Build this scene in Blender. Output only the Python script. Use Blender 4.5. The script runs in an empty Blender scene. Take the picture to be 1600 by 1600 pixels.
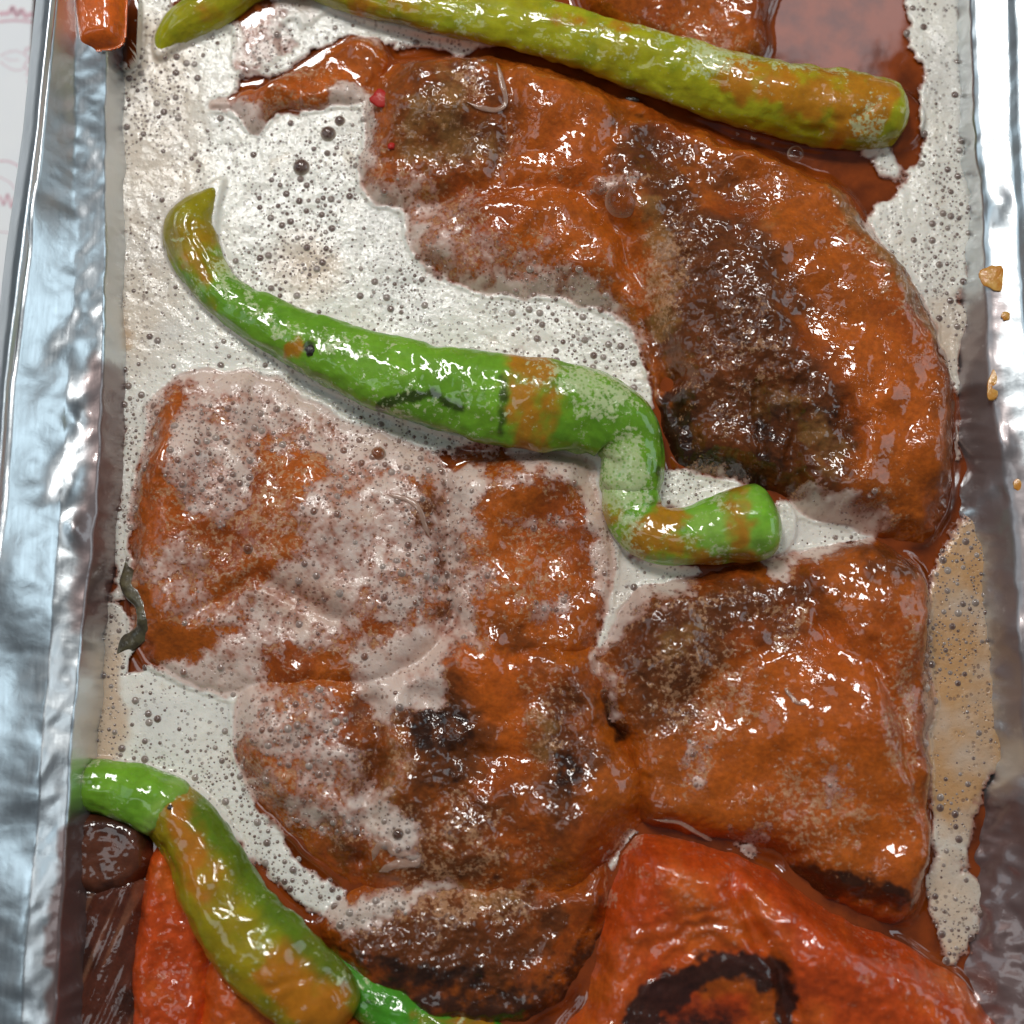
import bpy, math
import numpy as np

# ------------------------------------------------------------------ camera, light, exposure
sc = bpy.context.scene
col = sc.collection
TILT = math.radians(8.0)
FOV = math.radians(40.0)
DIST = 0.235                                   # metres, camera to the middle of the dish
TA = math.tan(FOV / 2)
S = DIST * TA / 800.0                          # metres per photo pixel in the middle of the broth surface

cam_d = bpy.data.cameras.new('camera')
cam = bpy.data.objects.new('camera', cam_d)
col.objects.link(cam)
cam.location = (0, -DIST * math.sin(TILT), DIST * math.cos(TILT))
cam.rotation_euler = (TILT, 0, 0)
cam_d.sensor_fit = 'HORIZONTAL'
cam_d.angle = FOV
cam_d.clip_start = 0.005
cam_d.clip_end = 20
cam_d.dof.use_dof = True
cam_d.dof.focus_distance = 0.232
cam_d.dof.aperture_fstop = 9.0
sc.camera = cam

world = bpy.data.worlds.new('World')
sc.world = world
world.use_nodes = True
bg = world.node_tree.nodes['Background']
bg.inputs['Color'].default_value = (0.80, 0.90, 1.0, 1)
bg.inputs['Strength'].default_value = 0.075


def area(name, loc, target, sx, sy, watts, color):
    d = bpy.data.lights.new(name, 'AREA')
    d.shape = 'RECTANGLE'
    d.size, d.size_y, d.energy, d.color = sx, sy, watts, color
    o = bpy.data.objects.new(name, d)
    col.objects.link(o)
    o.location = loc
    import mathutils
    v = mathutils.Vector(target) - mathutils.Vector(loc)
    o.rotation_euler = v.to_track_quat('-Z', 'Y').to_euler()
    return o


area('ceiling_panel', (0.30, 0.65, 0.95), (0, 0.02, 0), 0.14, 0.22, 0.20, (1.0, 0.88, 0.92))
area('tube_lamp', (-0.16, 0.37, 0.56), (0, 0.04, 0), 0.07, 0.28, 2.3, (1.0, 0.985, 0.95))
area('square_lamp', (0.10, 0.30, 0.66), (0, 0.04, 0), 0.13, 0.07, 1.1, (1.0, 0.99, 0.96))
area('fill_right', (0.75, 0.10, 0.40), (0, 0.0, 0), 0.5, 0.4, 1.25, (0.74, 0.91, 1.0))  # added fill, no real window: gives the left foil wall something bright to reflect
area('fill_left', (-0.72, 0.20, 0.58), (-0.08, 0.05, 0), 0.5, 0.4, 0.75, (0.70, 0.89, 1.0))  # added fill, no real window: brightens the right foil wall
area('side_fill', (-0.31, -0.10, 0.62), (-0.05, -0.06, 0), 0.14, 0.34, 0.30, (0.90, 0.97, 1.0))  # added fill so the lower left foil band reflects white

sc.view_settings.view_transform = 'Standard'
sc.view_settings.look = 'None'
sc.view_settings.exposure = -0.12
sc.view_settings.gamma = 1.0
sc.render.engine = 'CYCLES'
sc.cycles.use_denoising = True
sc.cycles.max_bounces = 8
sc.cycles.transparent_max_bounces = 8
sc.cycles.caustics_reflective = False
sc.cycles.caustics_refractive = False

# ------------------------------------------------------------------ plan coordinates
# Everything is laid out in "plan units": 1 unit = S metres, x to the right, y towards the viewer, z up, the broth at z = 0.
ct, st = math.cos(TILT), math.sin(TILT)
CY, CZ = -DIST * st / S, DIST * ct / S


def W(u, v, z=0.0):
    """photo position (1600 px frame) of a point at height z -> plan position"""
    u = np.asarray(u, float); v = np.asarray(v, float)
    a = (u - 800) / 800 * TA
    b = -(v - 800) / 800 * TA
    dx, dy, dz = a, b * ct + st, b * st - ct
    t = (z - CZ) / dz
    return 800 + dx * t, 800 - (CY + dy * t)


def Wp(pts, z=0.0):
    p = np.asarray(pts, float)
    x, y = W(p[:, 0], p[:, 1], z)
    return np.stack([x, y], 1)


def lin(*rgb):
    c = np.asarray(rgb, float) / 255
    return tuple(np.where(c <= 0.04045, c / 12.92, ((c + 0.055) / 1.055) ** 2.4))


# ------------------------------------------------------------------ numpy noise and fields
rng = np.random.default_rng(7)
_T = rng.random((512, 512))


def vn(x, y, wl, seed=0):
    x = np.asarray(x) / wl + 37.13 * seed + 900.0
    y = np.asarray(y) / wl + 91.7 * seed + 900.0
    xi = np.floor(x).astype(int); yi = np.floor(y).astype(int)
    fx = x - xi; fy = y - yi
    fx = fx * fx * fx * (fx * (fx * 6 - 15) + 10); fy = fy * fy * fy * (fy * (fy * 6 - 15) + 10)
    x0 = xi % 512; x1 = (xi + 1) % 512; y0 = yi % 512; y1 = (yi + 1) % 512
    return (_T[y0, x0] * (1 - fx) + _T[y0, x1] * fx) * (1 - fy) + (_T[y1, x0] * (1 - fx) + _T[y1, x1] * fx) * fy


_R = [(math.cos(a), math.sin(a)) for a in (0.47, 1.15, 1.9, 2.6, 3.4, 4.1)]


def fbm(x, y, wl, octs=4, seed=0, gain=0.5):
    """rotated value noise, roughly -1..1"""
    s = 0; amp = 1; tot = 0
    for k in range(octs):
        c, q = _R[k % 6]
        s = s + amp * (vn(c * x - q * y, q * x + c * y, wl, seed + k * 3.7) * 2 - 1)
        tot += amp; amp *= gain; wl *= 0.5
    return s / tot * 1.6


def ridged(x, y, wl, octs=3, seed=0):
    s = 0; amp = 1; tot = 0
    for k in range(octs):
        c, q = _R[k % 6]
        s = s + amp * (1 - np.abs(vn(c * x - q * y, q * x + c * y, wl, seed + k * 2.3) * 2 - 1) * 1.8)
        tot += amp; amp *= 0.5; wl *= 0.5
    return s / tot


def sstep(a, b, x):
    t = np.clip((x - a) / (b - a), 0, 1)
    return t * t * (3 - 2 * t)


G0, G1, GS = -240, 1840, 5.0
gax = np.arange(G0, G1 + 1, GS)
GX, GY = np.meshgrid(gax, gax)


def samp(F, x, y):
    i = np.clip((np.asarray(x) - G0) / GS, 0, len(gax) - 1.001)
    j = np.clip((np.asarray(y) - G0) / GS, 0, len(gax) - 1.001)
    i0 = i.astype(int); j0 = j.astype(int); fx = i - i0; fy = j - j0
    return (F[j0, i0] * (1 - fx) + F[j0, i0 + 1] * fx) * (1 - fy) + (F[j0 + 1, i0] * (1 - fx) + F[j0 + 1, i0 + 1] * fx) * fy


def smooth_poly(p, n=6):
    """closed Catmull-Rom through the points"""
    p = np.asarray(p, float); out = []
    N = len(p)
    for i in range(N):
        a, b, c, d = p[i - 1], p[i], p[(i + 1) % N], p[(i + 2) % N]
        for k in range(n):
            t = k / n
            out.append(0.5 * (2 * b + (c - a) * t + (2 * a - 5 * b + 4 * c - d) * t * t + (3 * b - a - 3 * c + d) * t ** 3))
    return np.array(out)


def sdf(poly, X=None, Y=None):
    """signed distance, positive inside"""
    X = GX if X is None else X; Y = GY if Y is None else Y
    d = np.full(X.shape, 1e9); ins = np.zeros(X.shape, bool)
    p = np.asarray(poly); q = np.roll(p, -1, 0)
    for (ax, ay), (bx, by) in zip(p, q):
        ex, ey = bx - ax, by - ay
        L = ex * ex + ey * ey + 1e-9
        t = np.clip(((X - ax) * ex + (Y - ay) * ey) / L, 0, 1)
        dd = (X - ax - t * ex) ** 2 + (Y - ay - t * ey) ** 2
        d = np.minimum(d, dd)
        if abs(ey) > 1e-9:
            cr = ((ay > Y) != (by > Y)) & (X < ex * (Y - ay) / ey + ax)
            ins ^= cr
    d = np.sqrt(d)
    return np.where(ins, d, -d)


def blur(A, n):
    for _ in range(n):
        A = 0.25 * (np.roll(A, 1, 0) + np.roll(A, -1, 0)) + 0.5 * A
        A = 0.25 * (np.roll(A, 1, 1) + np.roll(A, -1, 1)) + 0.5 * A
    return A


class Field:
    """a soft map over the plan, drawn with polygons, ellipses and strokes given in photo pixels"""

    def __init__(self, z=60.0):
        self.z = z
        self.F = np.zeros(GX.shape)

    grow = 0.0

    def P(self, pts, feather=30, s=1.0, sm=3):
        q = Wp(pts, self.z)
        if sm: q = smooth_poly(q, sm)
        self.F = np.maximum(self.F, s * sstep(-feather, feather, sdf(q) + self.grow))
        return self

    def E(self, cx, cy, rx, ry, rot=0, s=1.0, soft=0.6):
        x, y = W(cx, cy, self.z)
        c, q = math.cos(math.radians(rot)), math.sin(math.radians(rot))
        dx, dy = GX - x, GY - y
        r = np.hypot((c * dx + q * dy) / rx, (-q * dx + c * dy) / ry)
        self.F = np.maximum(self.F, s * (1 - sstep(1 - soft, 1 + soft, r)))
        return self

    def L(self, pts, w, s=1.0, soft=0.6):
        q = Wp(pts, self.z)
        d = np.full(GX.shape, 1e9)
        for (ax, ay), (bx, by) in zip(q[:-1], q[1:]):
            ex, ey = bx - ax, by - ay
            t = np.clip(((GX - ax) * ex + (GY - ay) * ey) / (ex * ex + ey * ey + 1e-9), 0, 1)
            d = np.minimum(d, np.hypot(GX - ax - t * ex, GY - ay - t * ey))
        self.F = np.maximum(self.F, s * (1 - sstep(w * (1 - soft), w * (1 + soft), d)))
        return self

    def X(self, pts, feather=20, s=1.0):
        q = smooth_poly(Wp(pts, self.z), 3)
        self.F = self.F * (1 - s * sstep(-feather, feather, sdf(q)))
        return self

    def at(self, x, y, warp=12):
        wx = warp * fbm(x, y, 60, 3, 21) + warp * 0.4 * fbm(x, y, 14, 2, 22)
        wy = warp * fbm(x, y, 60, 3, 23) + warp * 0.4 * fbm(x, y, 14, 2, 24)
        return samp(self.F, x + wx, y + wy)


# ------------------------------------------------------------------ mesh helpers
def to_m(x, y, z):
    return np.stack([(np.asarray(x) - 800) * S, (800 - np.asarray(y)) * S, np.asarray(z) * S], -1)


def mesh_obj(name, co, faces, mat, parent=None, smooth=True, attrs=None):
    """faces: int array (n,4) or (n,3) or a list of such arrays; co in metres"""
    if not isinstance(faces, list): faces = [faces]
    faces = [np.asarray(f, np.int32) for f in faces if len(f)]
    me = bpy.data.meshes.new(name)
    me.vertices.add(len(co))
    me.vertices.foreach_set('co', np.ascontiguousarray(co, np.float32).ravel())
    vi = np.concatenate([f.ravel() for f in faces])
    cnt = np.concatenate([np.full(len(f), f.shape[1], np.int32) for f in faces])
    me.loops.add(len(vi)); me.loops.foreach_set('vertex_index', vi)
    me.polygons.add(len(cnt))
    me.polygons.foreach_set('loop_start', np.concatenate([[0], np.cumsum(cnt)[:-1]]).astype(np.int32))
    me.polygons.foreach_set('use_smooth', np.full(len(cnt), smooth))
    me.update(calc_edges=True)
    me.validate()
    for k, v in (attrs or {}).items():
        v = np.asarray(v, np.float32)
        if v.ndim == 2:
            a = me.attributes.new(k, 'FLOAT_COLOR', 'POINT')
            if v.shape[1] == 3: v = np.concatenate([v, np.ones((len(v), 1), np.float32)], 1)
            a.data.foreach_set('color', np.ascontiguousarray(v).ravel())
        else:
            a = me.attributes.new(k, 'FLOAT', 'POINT')
            a.data.foreach_set('value', v)
    me.materials.append(mat)
    o = bpy.data.objects.new(name, me)
    col.objects.link(o)
    if parent is not None: o.parent = parent
    return o


def tag(o, label=None, cat=None, group=None, kind=None):
    if label: o['label'] = label
    if cat: o['category'] = cat
    if group: o['group'] = group
    if kind: o['kind'] = kind
    return o


def empty(name, x=0, y=0, z=0):
    o = bpy.data.objects.new(name, None)
    col.objects.link(o)
    return o


def grid_faces(mask):
    """quads of a grid whose four corners are in mask; returns vertex index map and faces"""
    cell = mask[:-1, :-1] & mask[1:, :-1] & mask[:-1, 1:] & mask[1:, 1:]
    used = np.zeros(mask.shape, bool)
    used[:-1, :-1] |= cell; used[1:, :-1] |= cell; used[:-1, 1:] |= cell; used[1:, 1:] |= cell
    idx = np.full(mask.shape, -1, np.int64)
    idx[used] = np.arange(used.sum())
    j, i = np.nonzero(cell)
    f = np.stack([idx[j, i], idx[j + 1, i], idx[j + 1, i + 1], idx[j, i + 1]], 1)
    return used, idx, f, cell


def border_walls(idx, cell):
    """edges of the kept cells that have no neighbour, ordered so that a wall below faces outwards"""
    e = []
    pad = np.pad(cell, 1)
    c = pad[1:-1, 1:-1]
    j, i = np.nonzero(c & ~pad[:-2, 1:-1]); e.append(np.stack([idx[j, i + 1], idx[j, i]], 1))
    j, i = np.nonzero(c & ~pad[2:, 1:-1]); e.append(np.stack([idx[j + 1, i], idx[j + 1, i + 1]], 1))
    j, i = np.nonzero(c & ~pad[1:-1, :-2]); e.append(np.stack([idx[j, i], idx[j + 1, i]], 1))
    j, i = np.nonzero(c & ~pad[1:-1, 2:]); e.append(np.stack([idx[j + 1, i + 1], idx[j, i + 1]], 1))
    return np.concatenate(e)


# ------------------------------------------------------------------ materials
class NT:
    def __init__(self, name):
        self.m = bpy.data.materials.new(name)
        self.m.use_nodes = True
        self.t = self.m.node_tree
        self.t.nodes.clear()
        self.out = self.t.nodes.new('ShaderNodeOutputMaterial')

    def n(self, typ, **kw):
        nd = self.t.nodes.new('ShaderNode' + typ)
        for k, v in kw.items():
            if k.startswith('i_'):
                nd.inputs[k[2:].replace('_', ' ')].default_value = v
            else:
                setattr(nd, k, v)
        return nd

    def l(self, a, b):
        self.t.links.new(a, b)

    def val(self, sock, v):
        if isinstance(v, (int, float)): sock.default_value = v
        elif isinstance(v, tuple): sock.default_value = v if len(v) == 4 or len(sock.default_value) == 3 else v + (1,)
        else: self.l(v, sock)

    def math(self, op, a, b=None, c=None, clamp=False):
        nd = self.n('Math', operation=op, use_clamp=clamp)
        self.val(nd.inputs[0], a)
        if b is not None: self.val(nd.inputs[1], b)
        if c is not None: self.val(nd.inputs[2], c)
        return nd.outputs[0]

    def mix(self, f, a, b, mode='MIX'):
        nd = self.n('Mix', data_type='RGBA', blend_type=mode)
        self.val(nd.inputs[0], f); self.val(nd.inputs[6], a); self.val(nd.inputs[7], b)
        return nd.outputs[2]

    def step(self, a, b, x):
        nd = self.n('MapRange', interpolation_type='SMOOTHSTEP')
        self.val(nd.inputs[0], x); self.val(nd.inputs[1], a); self.val(nd.inputs[2], b)
        return nd.outputs[0]

    def attr(self, name, fac=False):
        nd = self.n('Attribute', attribute_name=name)
        return nd.outputs['Fac' if fac else 'Color']

    def plan(self):
        """object position in plan units"""
        tc = self.n('TexCoord')
        vm = self.n('VectorMath', operation='SCALE')
        self.l(tc.outputs['Object'], vm.inputs[0]); vm.inputs['Scale'].default_value = 1 / S
        return vm.outputs[0]

    def noise(self, vec, wl, detail=3, rough=0.55, dist=0.0):
        nd = self.n('TexNoise')
        self.l(vec, nd.inputs['Vector'])
        nd.inputs['Scale'].default_value = 1 / wl; nd.inputs['Detail'].default_value = detail
        nd.inputs['Roughness'].default_value = rough; nd.inputs['Distortion'].default_value = dist
        return nd.outputs['Fac']

    def voro(self, vec, wl, feature='F1', out='Distance', rnd=1.0):
        nd = self.n('TexVoronoi', feature=feature)
        self.l(vec, nd.inputs['Vector'])
        nd.inputs['Scale'].default_value = 1 / wl; nd.inputs['Randomness'].default_value = rnd
        return nd.outputs[out]

    def bump(self, h, dist, strength=1.0, normal=None):
        nd = self.n('Bump')
        self.l(h, nd.inputs['Height'])
        nd.inputs['Distance'].default_value = dist * S
        nd.inputs['Strength'].default_value = strength
        if normal is not None: self.l(normal, nd.inputs['Normal'])
        return nd.outputs[0]

    def principled(self, base, rough, normal=None, coat=0.0, coat_rough=0.05, metal=0.0, ior=1.45, sss=0.0, sss_r=(1, .4, .2), sss_s=0.002,
                   alpha=None, coat_normal=None, spec=0.5):
        p = self.n('BsdfPrincipled')
        self.val(p.inputs['Base Color'], base)
        self.val(p.inputs['Roughness'], rough)
        self.val(p.inputs['Metallic'], metal)
        p.inputs['IOR'].default_value = ior
        p.inputs['Specular IOR Level'].default_value = spec
        p.inputs['Coat IOR'].default_value = 1.6
        self.val(p.inputs['Coat Weight'], coat)
        self.val(p.inputs['Coat Roughness'], coat_rough)
        if normal is not None:
            self.l(normal, p.inputs['Normal'])
            self.l(coat_normal if coat_normal is not None else normal, p.inputs['Coat Normal'])
        if sss:
            p.inputs['Subsurface Weight'].default_value = sss
            p.inputs['Subsurface Radius'].default_value = sss_r
            p.inputs['Subsurface Scale'].default_value = sss_s
        if alpha is not None: self.val(p.inputs['Alpha'], alpha)
        self.l(p.outputs[0], self.out.inputs['Surface'])
        return self.m


def mat_food(name, froth_col, bump_wl=10, bump_d=2.0, coat=0.9, rough=0.45, sss=0.0, bead=0.5, relief=1.0, grain=0.36):
    """cooked food: colour from the modelled colour map, froth residue as fine pale specks, wet coat"""
    t = NT(name)
    p = t.plan()
    c = t.attr('col'); froth = t.attr('froth', True); wet = t.attr('wet', True)
    n1 = t.noise(p, 9, 4, 0.6)
    n2 = t.noise(p, 34, 3)
    k = t.math('MULTIPLY_ADD', t.step(0.30, 0.70, n1), grain, 1.0 - grain * 0.5)
    k2 = t.math('MULTIPLY_ADD', n2, 0.7, 0.65)
    kk = t.math('MULTIPLY', k, k2)
    cm = t.n('VectorMath', operation='SCALE')
    t.l(c, cm.inputs[0]); t.l(kk, cm.inputs['Scale'])
    # froth specks: small cells, more of them filled as froth grows
    fn = t.noise(p, 7, 3, 0.7)
    fb = t.noise(p, 28, 2, 0.6)
    fsum = t.math('ADD', t.math('MULTIPLY', fn, 0.6), t.math('MULTIPLY', fb, 0.4))
    th = t.math('SUBTRACT', fsum, t.math('SUBTRACT', 0.70, t.math('MULTIPLY', froth, 0.44)))
    fm = t.step(0.0, 0.10, th)
    vd = t.voro(p, 6.5)
    cell = t.step(0.18, 0.50, vd)
    fm2 = t.math('MULTIPLY', fm, t.math('MULTIPLY_ADD', cell, 0.7, 0.3))
    base = t.mix(t.math('MULTIPLY', fm2, 0.75), cm.outputs[0], froth_col)
    # relief: fibres and crumbs, plus a coat of tiny bubbles where there is froth
    h1 = t.noise(p, bump_wl, 5, 0.62)
    def beads(wl, rad, mask):
        d = t.math('DIVIDE', t.voro(p, wl), rad)
        b = t.math('SQRT', t.math('MAXIMUM', t.math('SUBTRACT', 1.0, t.math('MULTIPLY', d, d)), 0.0))
        return t.math('MULTIPLY', b, mask)
    clus = t.step(0.50, 0.64, t.noise(p, 50, 3, 0.6))
    b1 = beads(7.5, 0.50, t.math('MULTIPLY_ADD', fm, 0.5, t.math('MULTIPLY_ADD', clus, bead, 0.03)))
    b2 = beads(15.0, 0.34, t.math('MULTIPLY', clus, bead * 1.5))
    hb = t.math('ADD', b1, b2)
    hh = t.math('ADD', t.math('MULTIPLY', h1, 1.0), t.math('MULTIPLY', hb, 0.35))
    nb = t.bump(hh, bump_d * 1.1, 0.9)
    soft = t.math('ADD', t.math('MULTIPLY', t.noise(p, 13, 1, 0.4), 0.9), t.math('MULTIPLY', t.noise(p, 42, 1, 0.4), 3.2))
    cn = t.bump(t.math('ADD', soft, t.math('MULTIPLY', hb, 1.5)), relief, 1.0)
    return t.principled(base, rough, nb, coat=t.math('MULTIPLY', wet, coat), coat_rough=0.03, sss=sss, coat_normal=cn, sss_s=0.0016, spec=0.12)


M = {}
M['meat'] = mat_food('glazed_meat', lin(190, 142, 104), sss=0.12)
M['tomato'] = mat_food('roast_tomato', lin(205, 140, 110), bump_wl=14, bump_d=1.3, rough=0.4, sss=0.15, bead=0.3, relief=0.7, grain=0.3)
M['pepper'] = mat_food('green_pepper_skin', lin(200, 208, 160), bump_wl=14, bump_d=1.0, rough=0.4, sss=0.15, bead=0.35, relief=0.6, grain=0.14)


def mat_foam():
    t = NT('broth_foam')
    p = t.plan()
    thick = t.attr('thick', True); tint = t.attr('tint', True)
    under = t.attr('under')
    pz = t.n('VectorMath', operation='MULTIPLY'); t.l(p, pz.inputs[0]); pz.inputs[1].default_value = (1, 1, 0.4); p2 = pz.outputs[0]
    # pinholes: two sizes of cells with a random share of open ones
    def holes(wl, lo, hi):
        nd = t.n('TexVoronoi', feature='F1'); t.l(p2, nd.inputs['Vector']); nd.inputs['Scale'].default_value = 1 / wl
        sep = t.n('SeparateColor'); t.l(nd.outputs['Color'], sep.inputs[0])
        r = t.math('MULTIPLY_ADD', t.math('POWER', sep.outputs[0], 2.0), hi - lo, lo)
        d = t.math('SUBTRACT', nd.outputs['Distance'], r)
        return t.step(0.10, -0.06, d), t.step(0.0, 0.5, nd.outputs['Distance'])
    a1, d1 = holes(6.5, 0.06, 0.44)
    a2, d2 = holes(13.0, -0.16, 0.24)
    hole = t.math('MAXIMUM', t.math('MULTIPLY', a1, 0.60), t.math('MULTIPLY', a2, 0.60))
    patch = t.noise(p, 90, 2)
    hole = t.math('MULTIPLY', hole, t.step(0.25, 0.62, patch), clamp=True)
    hole = t.math('MAXIMUM', hole, t.math('MULTIPLY', t.math('MAXIMUM', a1, a2), t.step(0.75, 0.15, thick)))
    cream = t.mix(tint, lin(234, 229, 217), lin(192, 140, 78))
    nn = t.noise(p, 40, 4)
    cream = t.mix(t.math('MULTIPLY', t.step(0.56, 0.8, nn), 0.45), cream, lin(205, 178, 140))
    cream = t.mix(t.math('MULTIPLY', t.step(0.45, 0.7, t.noise(p, 130, 3)), 0.5), cream, lin(206, 202, 196))
    body = t.mix(t.step(1.0, 0.05, thick), cream, t.mix(0.40, lin(206, 148, 130), under))
    dark = t.mix(0.5, under, lin(112, 98, 92))
    base = t.mix(hole, body, dark)
    h = t.math('SUBTRACT', t.noise(p, 12, 3), t.math('MULTIPLY', hole, 0.8))
    nb = t.bump(h, 2.5, 0.7)
    # lace: thin froth opens into a net
    fine = t.math('ADD', t.math('MULTIPLY', t.noise(p, 5, 3, 0.7), 0.9), t.math('MULTIPLY', d1, 0.35))
    al = t.math('MULTIPLY', t.step(0.0, 0.30, t.math('ADD', fine, t.math('MULTIPLY_ADD', thick, 1.25, -0.82))), t.math('MULTIPLY_ADD', t.step(0.0, 0.55, thick), 0.40, 0.60))
    return t.principled(base, 0.45, nb, coat=0.5, coat_rough=0.12, alpha=al, sss=0.35, sss_r=(1.0, 0.75, 0.55), sss_s=0.0016)


M['foam'] = mat_foam()


def mat_simple(name, base, rough, coat=0.0, metal=0.0, bump=None, sss=0.0, alpha=None, ior=1.45, coat_rough=0.04, vary=None):
    t = NT(name)
    p = t.plan()
    nb = None
    if bump: nb = t.bump(t.noise(p, bump[0], 4, 0.55), bump[1], 0.8)
    b = base
    if vary:
        b = t.mix(t.step(0.35, 0.7, t.noise(p, vary[0], 4)), base, vary[1])
    return t.principled(b, rough, nb, coat=coat, coat_rough=coat_rough, metal=metal, sss=sss, alpha=alpha, ior=ior)


def mat_bubble():
    t = NT('bubble_film')
    c = t.attr('col'); a = t.attr('alpha', True)
    return t.principled(c, 0.08, None, coat=1.0, coat_rough=0.02, alpha=a, ior=1.4)


M['bubble'] = mat_bubble()


def mat_foil():
    t = NT('aluminium_foil')
    p = t.plan()
    sauce = t.attr('sauce', True)  # brown coat: sauce film, plus food reflections painted on the walls
    n = t.noise(p, 30, 4)
    st_ = t.n('VectorMath', operation='MULTIPLY'); t.l(p, st_.inputs[0]); st_.inputs[1].default_value = (1.0, 0.05, 1.0)
    brush = t.noise(st_.outputs[0], 4, 3)
    base = t.mix(t.math('MULTIPLY', n, 0.3), lin(228, 234, 238), lin(206, 214, 218))
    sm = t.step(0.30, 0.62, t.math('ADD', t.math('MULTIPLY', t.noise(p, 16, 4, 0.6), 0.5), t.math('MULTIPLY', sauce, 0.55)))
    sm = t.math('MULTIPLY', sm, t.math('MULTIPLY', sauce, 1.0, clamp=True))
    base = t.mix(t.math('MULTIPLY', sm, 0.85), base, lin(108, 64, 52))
    rough = t.math('ADD', t.math('MULTIPLY_ADD', brush, 0.16, 0.27), t.math('MULTIPLY', sm, 0.05))
    nb = t.bump(t.math('ADD', t.math('MULTIPLY', t.noise(p, 22, 4, 0.5, 0.4), 1.0), t.math('MULTIPLY', brush, 0.06)), 1.2, 0.5)
    return t.principled(base, rough, nb, coat=t.math('MULTIPLY', sm, 0.8), coat_rough=0.05, metal=t.math('SUBTRACT', 1.0, t.math('MULTIPLY', sm, 0.35)))


M['foil'] = mat_foil()


def mat_broth():
    t = NT('red_broth')
    p = t.plan()
    c = t.mix(t.step(0.35, 0.7, t.noise(p, 60, 4)), lin(142, 64, 18), lin(98, 42, 12))
    oil = t.voro(p, 34, 'SMOOTH_F1')
    nb = t.bump(t.math('ADD', t.math('MULTIPLY', t.noise(p, 70, 2), 1.0), t.math('MULTIPLY', t.step(0.1, 0.3, oil), 0.02)), 0.8, 0.5)
    return t.principled(c, 0.06, nb, coat=1.0, coat_rough=0.02, ior=1.4)


M['broth'] = mat_broth()
M['paper'] = mat_simple('white_paper', lin(248, 249, 250), 0.7, bump=(25, 0.6), vary=(200, lin(242, 245, 249)))
M['print'] = mat_simple('pink_print', lin(228, 190, 200), 0.7)
M['sauce'] = mat_simple('orange_sauce', lin(200, 128, 40), 0.25, coat=0.8, bump=(6, 1.2), vary=(12, lin(222, 170, 90)))
M['red_bit'] = mat_simple('red_pepper_bit', lin(176, 26, 12), 0.55, coat=0.12, bump=(8, 1.2))
M['black_bit'] = mat_simple('black_crumb', lin(34, 24, 18), 0.45, coat=0.6, bump=(5, 2.0))
M['herb'] = mat_simple('dark_herb', lin(62, 54, 36), 0.4, coat=0.8, bump=(10, 2.0), vary=(16, lin(96, 88, 62)))
M['onion'] = mat_simple('onion_film', lin(196, 160, 140), 0.15, coat=1.0, alpha=0.55, bump=(12, 1.0))

# ------------------------------------------------------------------ height map shared by foam and broth
HS = 2.0
hax = np.arange(-220, 1821, HS)
HX, HY = np.meshgrid(hax, hax)
H = np.full(HX.shape, -120.0)                  # highest solid surface
OWN = np.zeros(HX.shape + (3,))                # its colour
HM = np.full(HX.shape, -120.0)                 # highest solid that foam can lie on
TUB = np.zeros(HX.shape, bool)
PEP = np.zeros(HX.shape, bool)                 # peppers and tomatoes, which foam leaves bare


def hsamp(A, x, y):
    i = np.clip((np.asarray(x) - hax[0]) / HS, 0, len(hax) - 1.001); j = np.clip((np.asarray(y) - hax[0]) / HS, 0, len(hax) - 1.001)
    i0 = i.astype(int); j0 = j.astype(int); fx = i - i0; fy = j - j0
    if A.ndim == 3: fx = fx[..., None]; fy = fy[..., None]
    return (A[j0, i0] * (1 - fx) + A[j0, i0 + 1] * fx) * (1 - fy) + (A[j0 + 1, i0] * (1 - fx) + A[j0 + 1, i0 + 1] * fx) * fy


# ------------------------------------------------------------------ colour maps (what each piece is coloured like, plus one painted shadow)
brown = Field(70)      # browned crust
brown.E(700, 190, 105, 105, 0, 0.75).E(690, 130, 110, 40, 0, 0.6)
brown.P([(950, 215), (1030, 190), (1120, 320), (1230, 440), (1290, 600), (1340, 690), (1260, 790), (1050, 725), (1045, 600), (1010, 500), (1040, 420), (1010, 320)], 40, 0.95)
brown.E(1080, 250, 140, 40, 35, 0.6)
brown.L([(1290, 270), (1400, 400), (1455, 500), (1475, 620)], 22, 0.4)
brown.E(545, 150, 25, 25, 0, 0.8)
brown.E(680, 790, 55, 45, 0, 0.8).L([(675, 830), (690, 960)], 14, 0.8)
brown.L([(560, 1130), (575, 1220), (540, 1330)], 30, 0.7).E(690, 1160, 70, 90, 0, 0.9).E(690, 1300, 130, 90, 0, 0.75)
brown.E(890, 1180, 40, 150, 5, 0.75).E(850, 1080, 30, 60, 0, 0.4).E(850, 1230, 80, 40, 0, 0.5)
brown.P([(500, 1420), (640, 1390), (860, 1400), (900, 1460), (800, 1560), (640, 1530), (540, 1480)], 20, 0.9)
brown.P([(965, 960), (1080, 910), (1230, 890), (1290, 920), (1180, 980), (1120, 1080), (1040, 1170), (980, 1120), (950, 1030)], 35, 0.85)
brown.E(1180, 970, 80, 30, 0, 0.7).L([(1300, 860), (1420, 870)], 18, 0.6)
brown.E(480, 1300, 60, 60, 0, 0.5).E(820, 990, 60, 25, 0, 0.6).E(830, 760, 90, 25, 0, 0.4)
dark = Field(60)       # almost black
dark.P([(1040, 600), (1075, 600), (1110, 700), (1190, 740), (1210, 765), (1130, 755), (1045, 725)], 26, 1.15)
dark.E(1160, 510, 40, 35, 0, 0.45).E(1210, 690, 50, 60, 0, 0.55).E(1150, 640, 60, 30, 0, 0.35).E(1300, 655, 45, 25, 0, 0.5)
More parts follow.
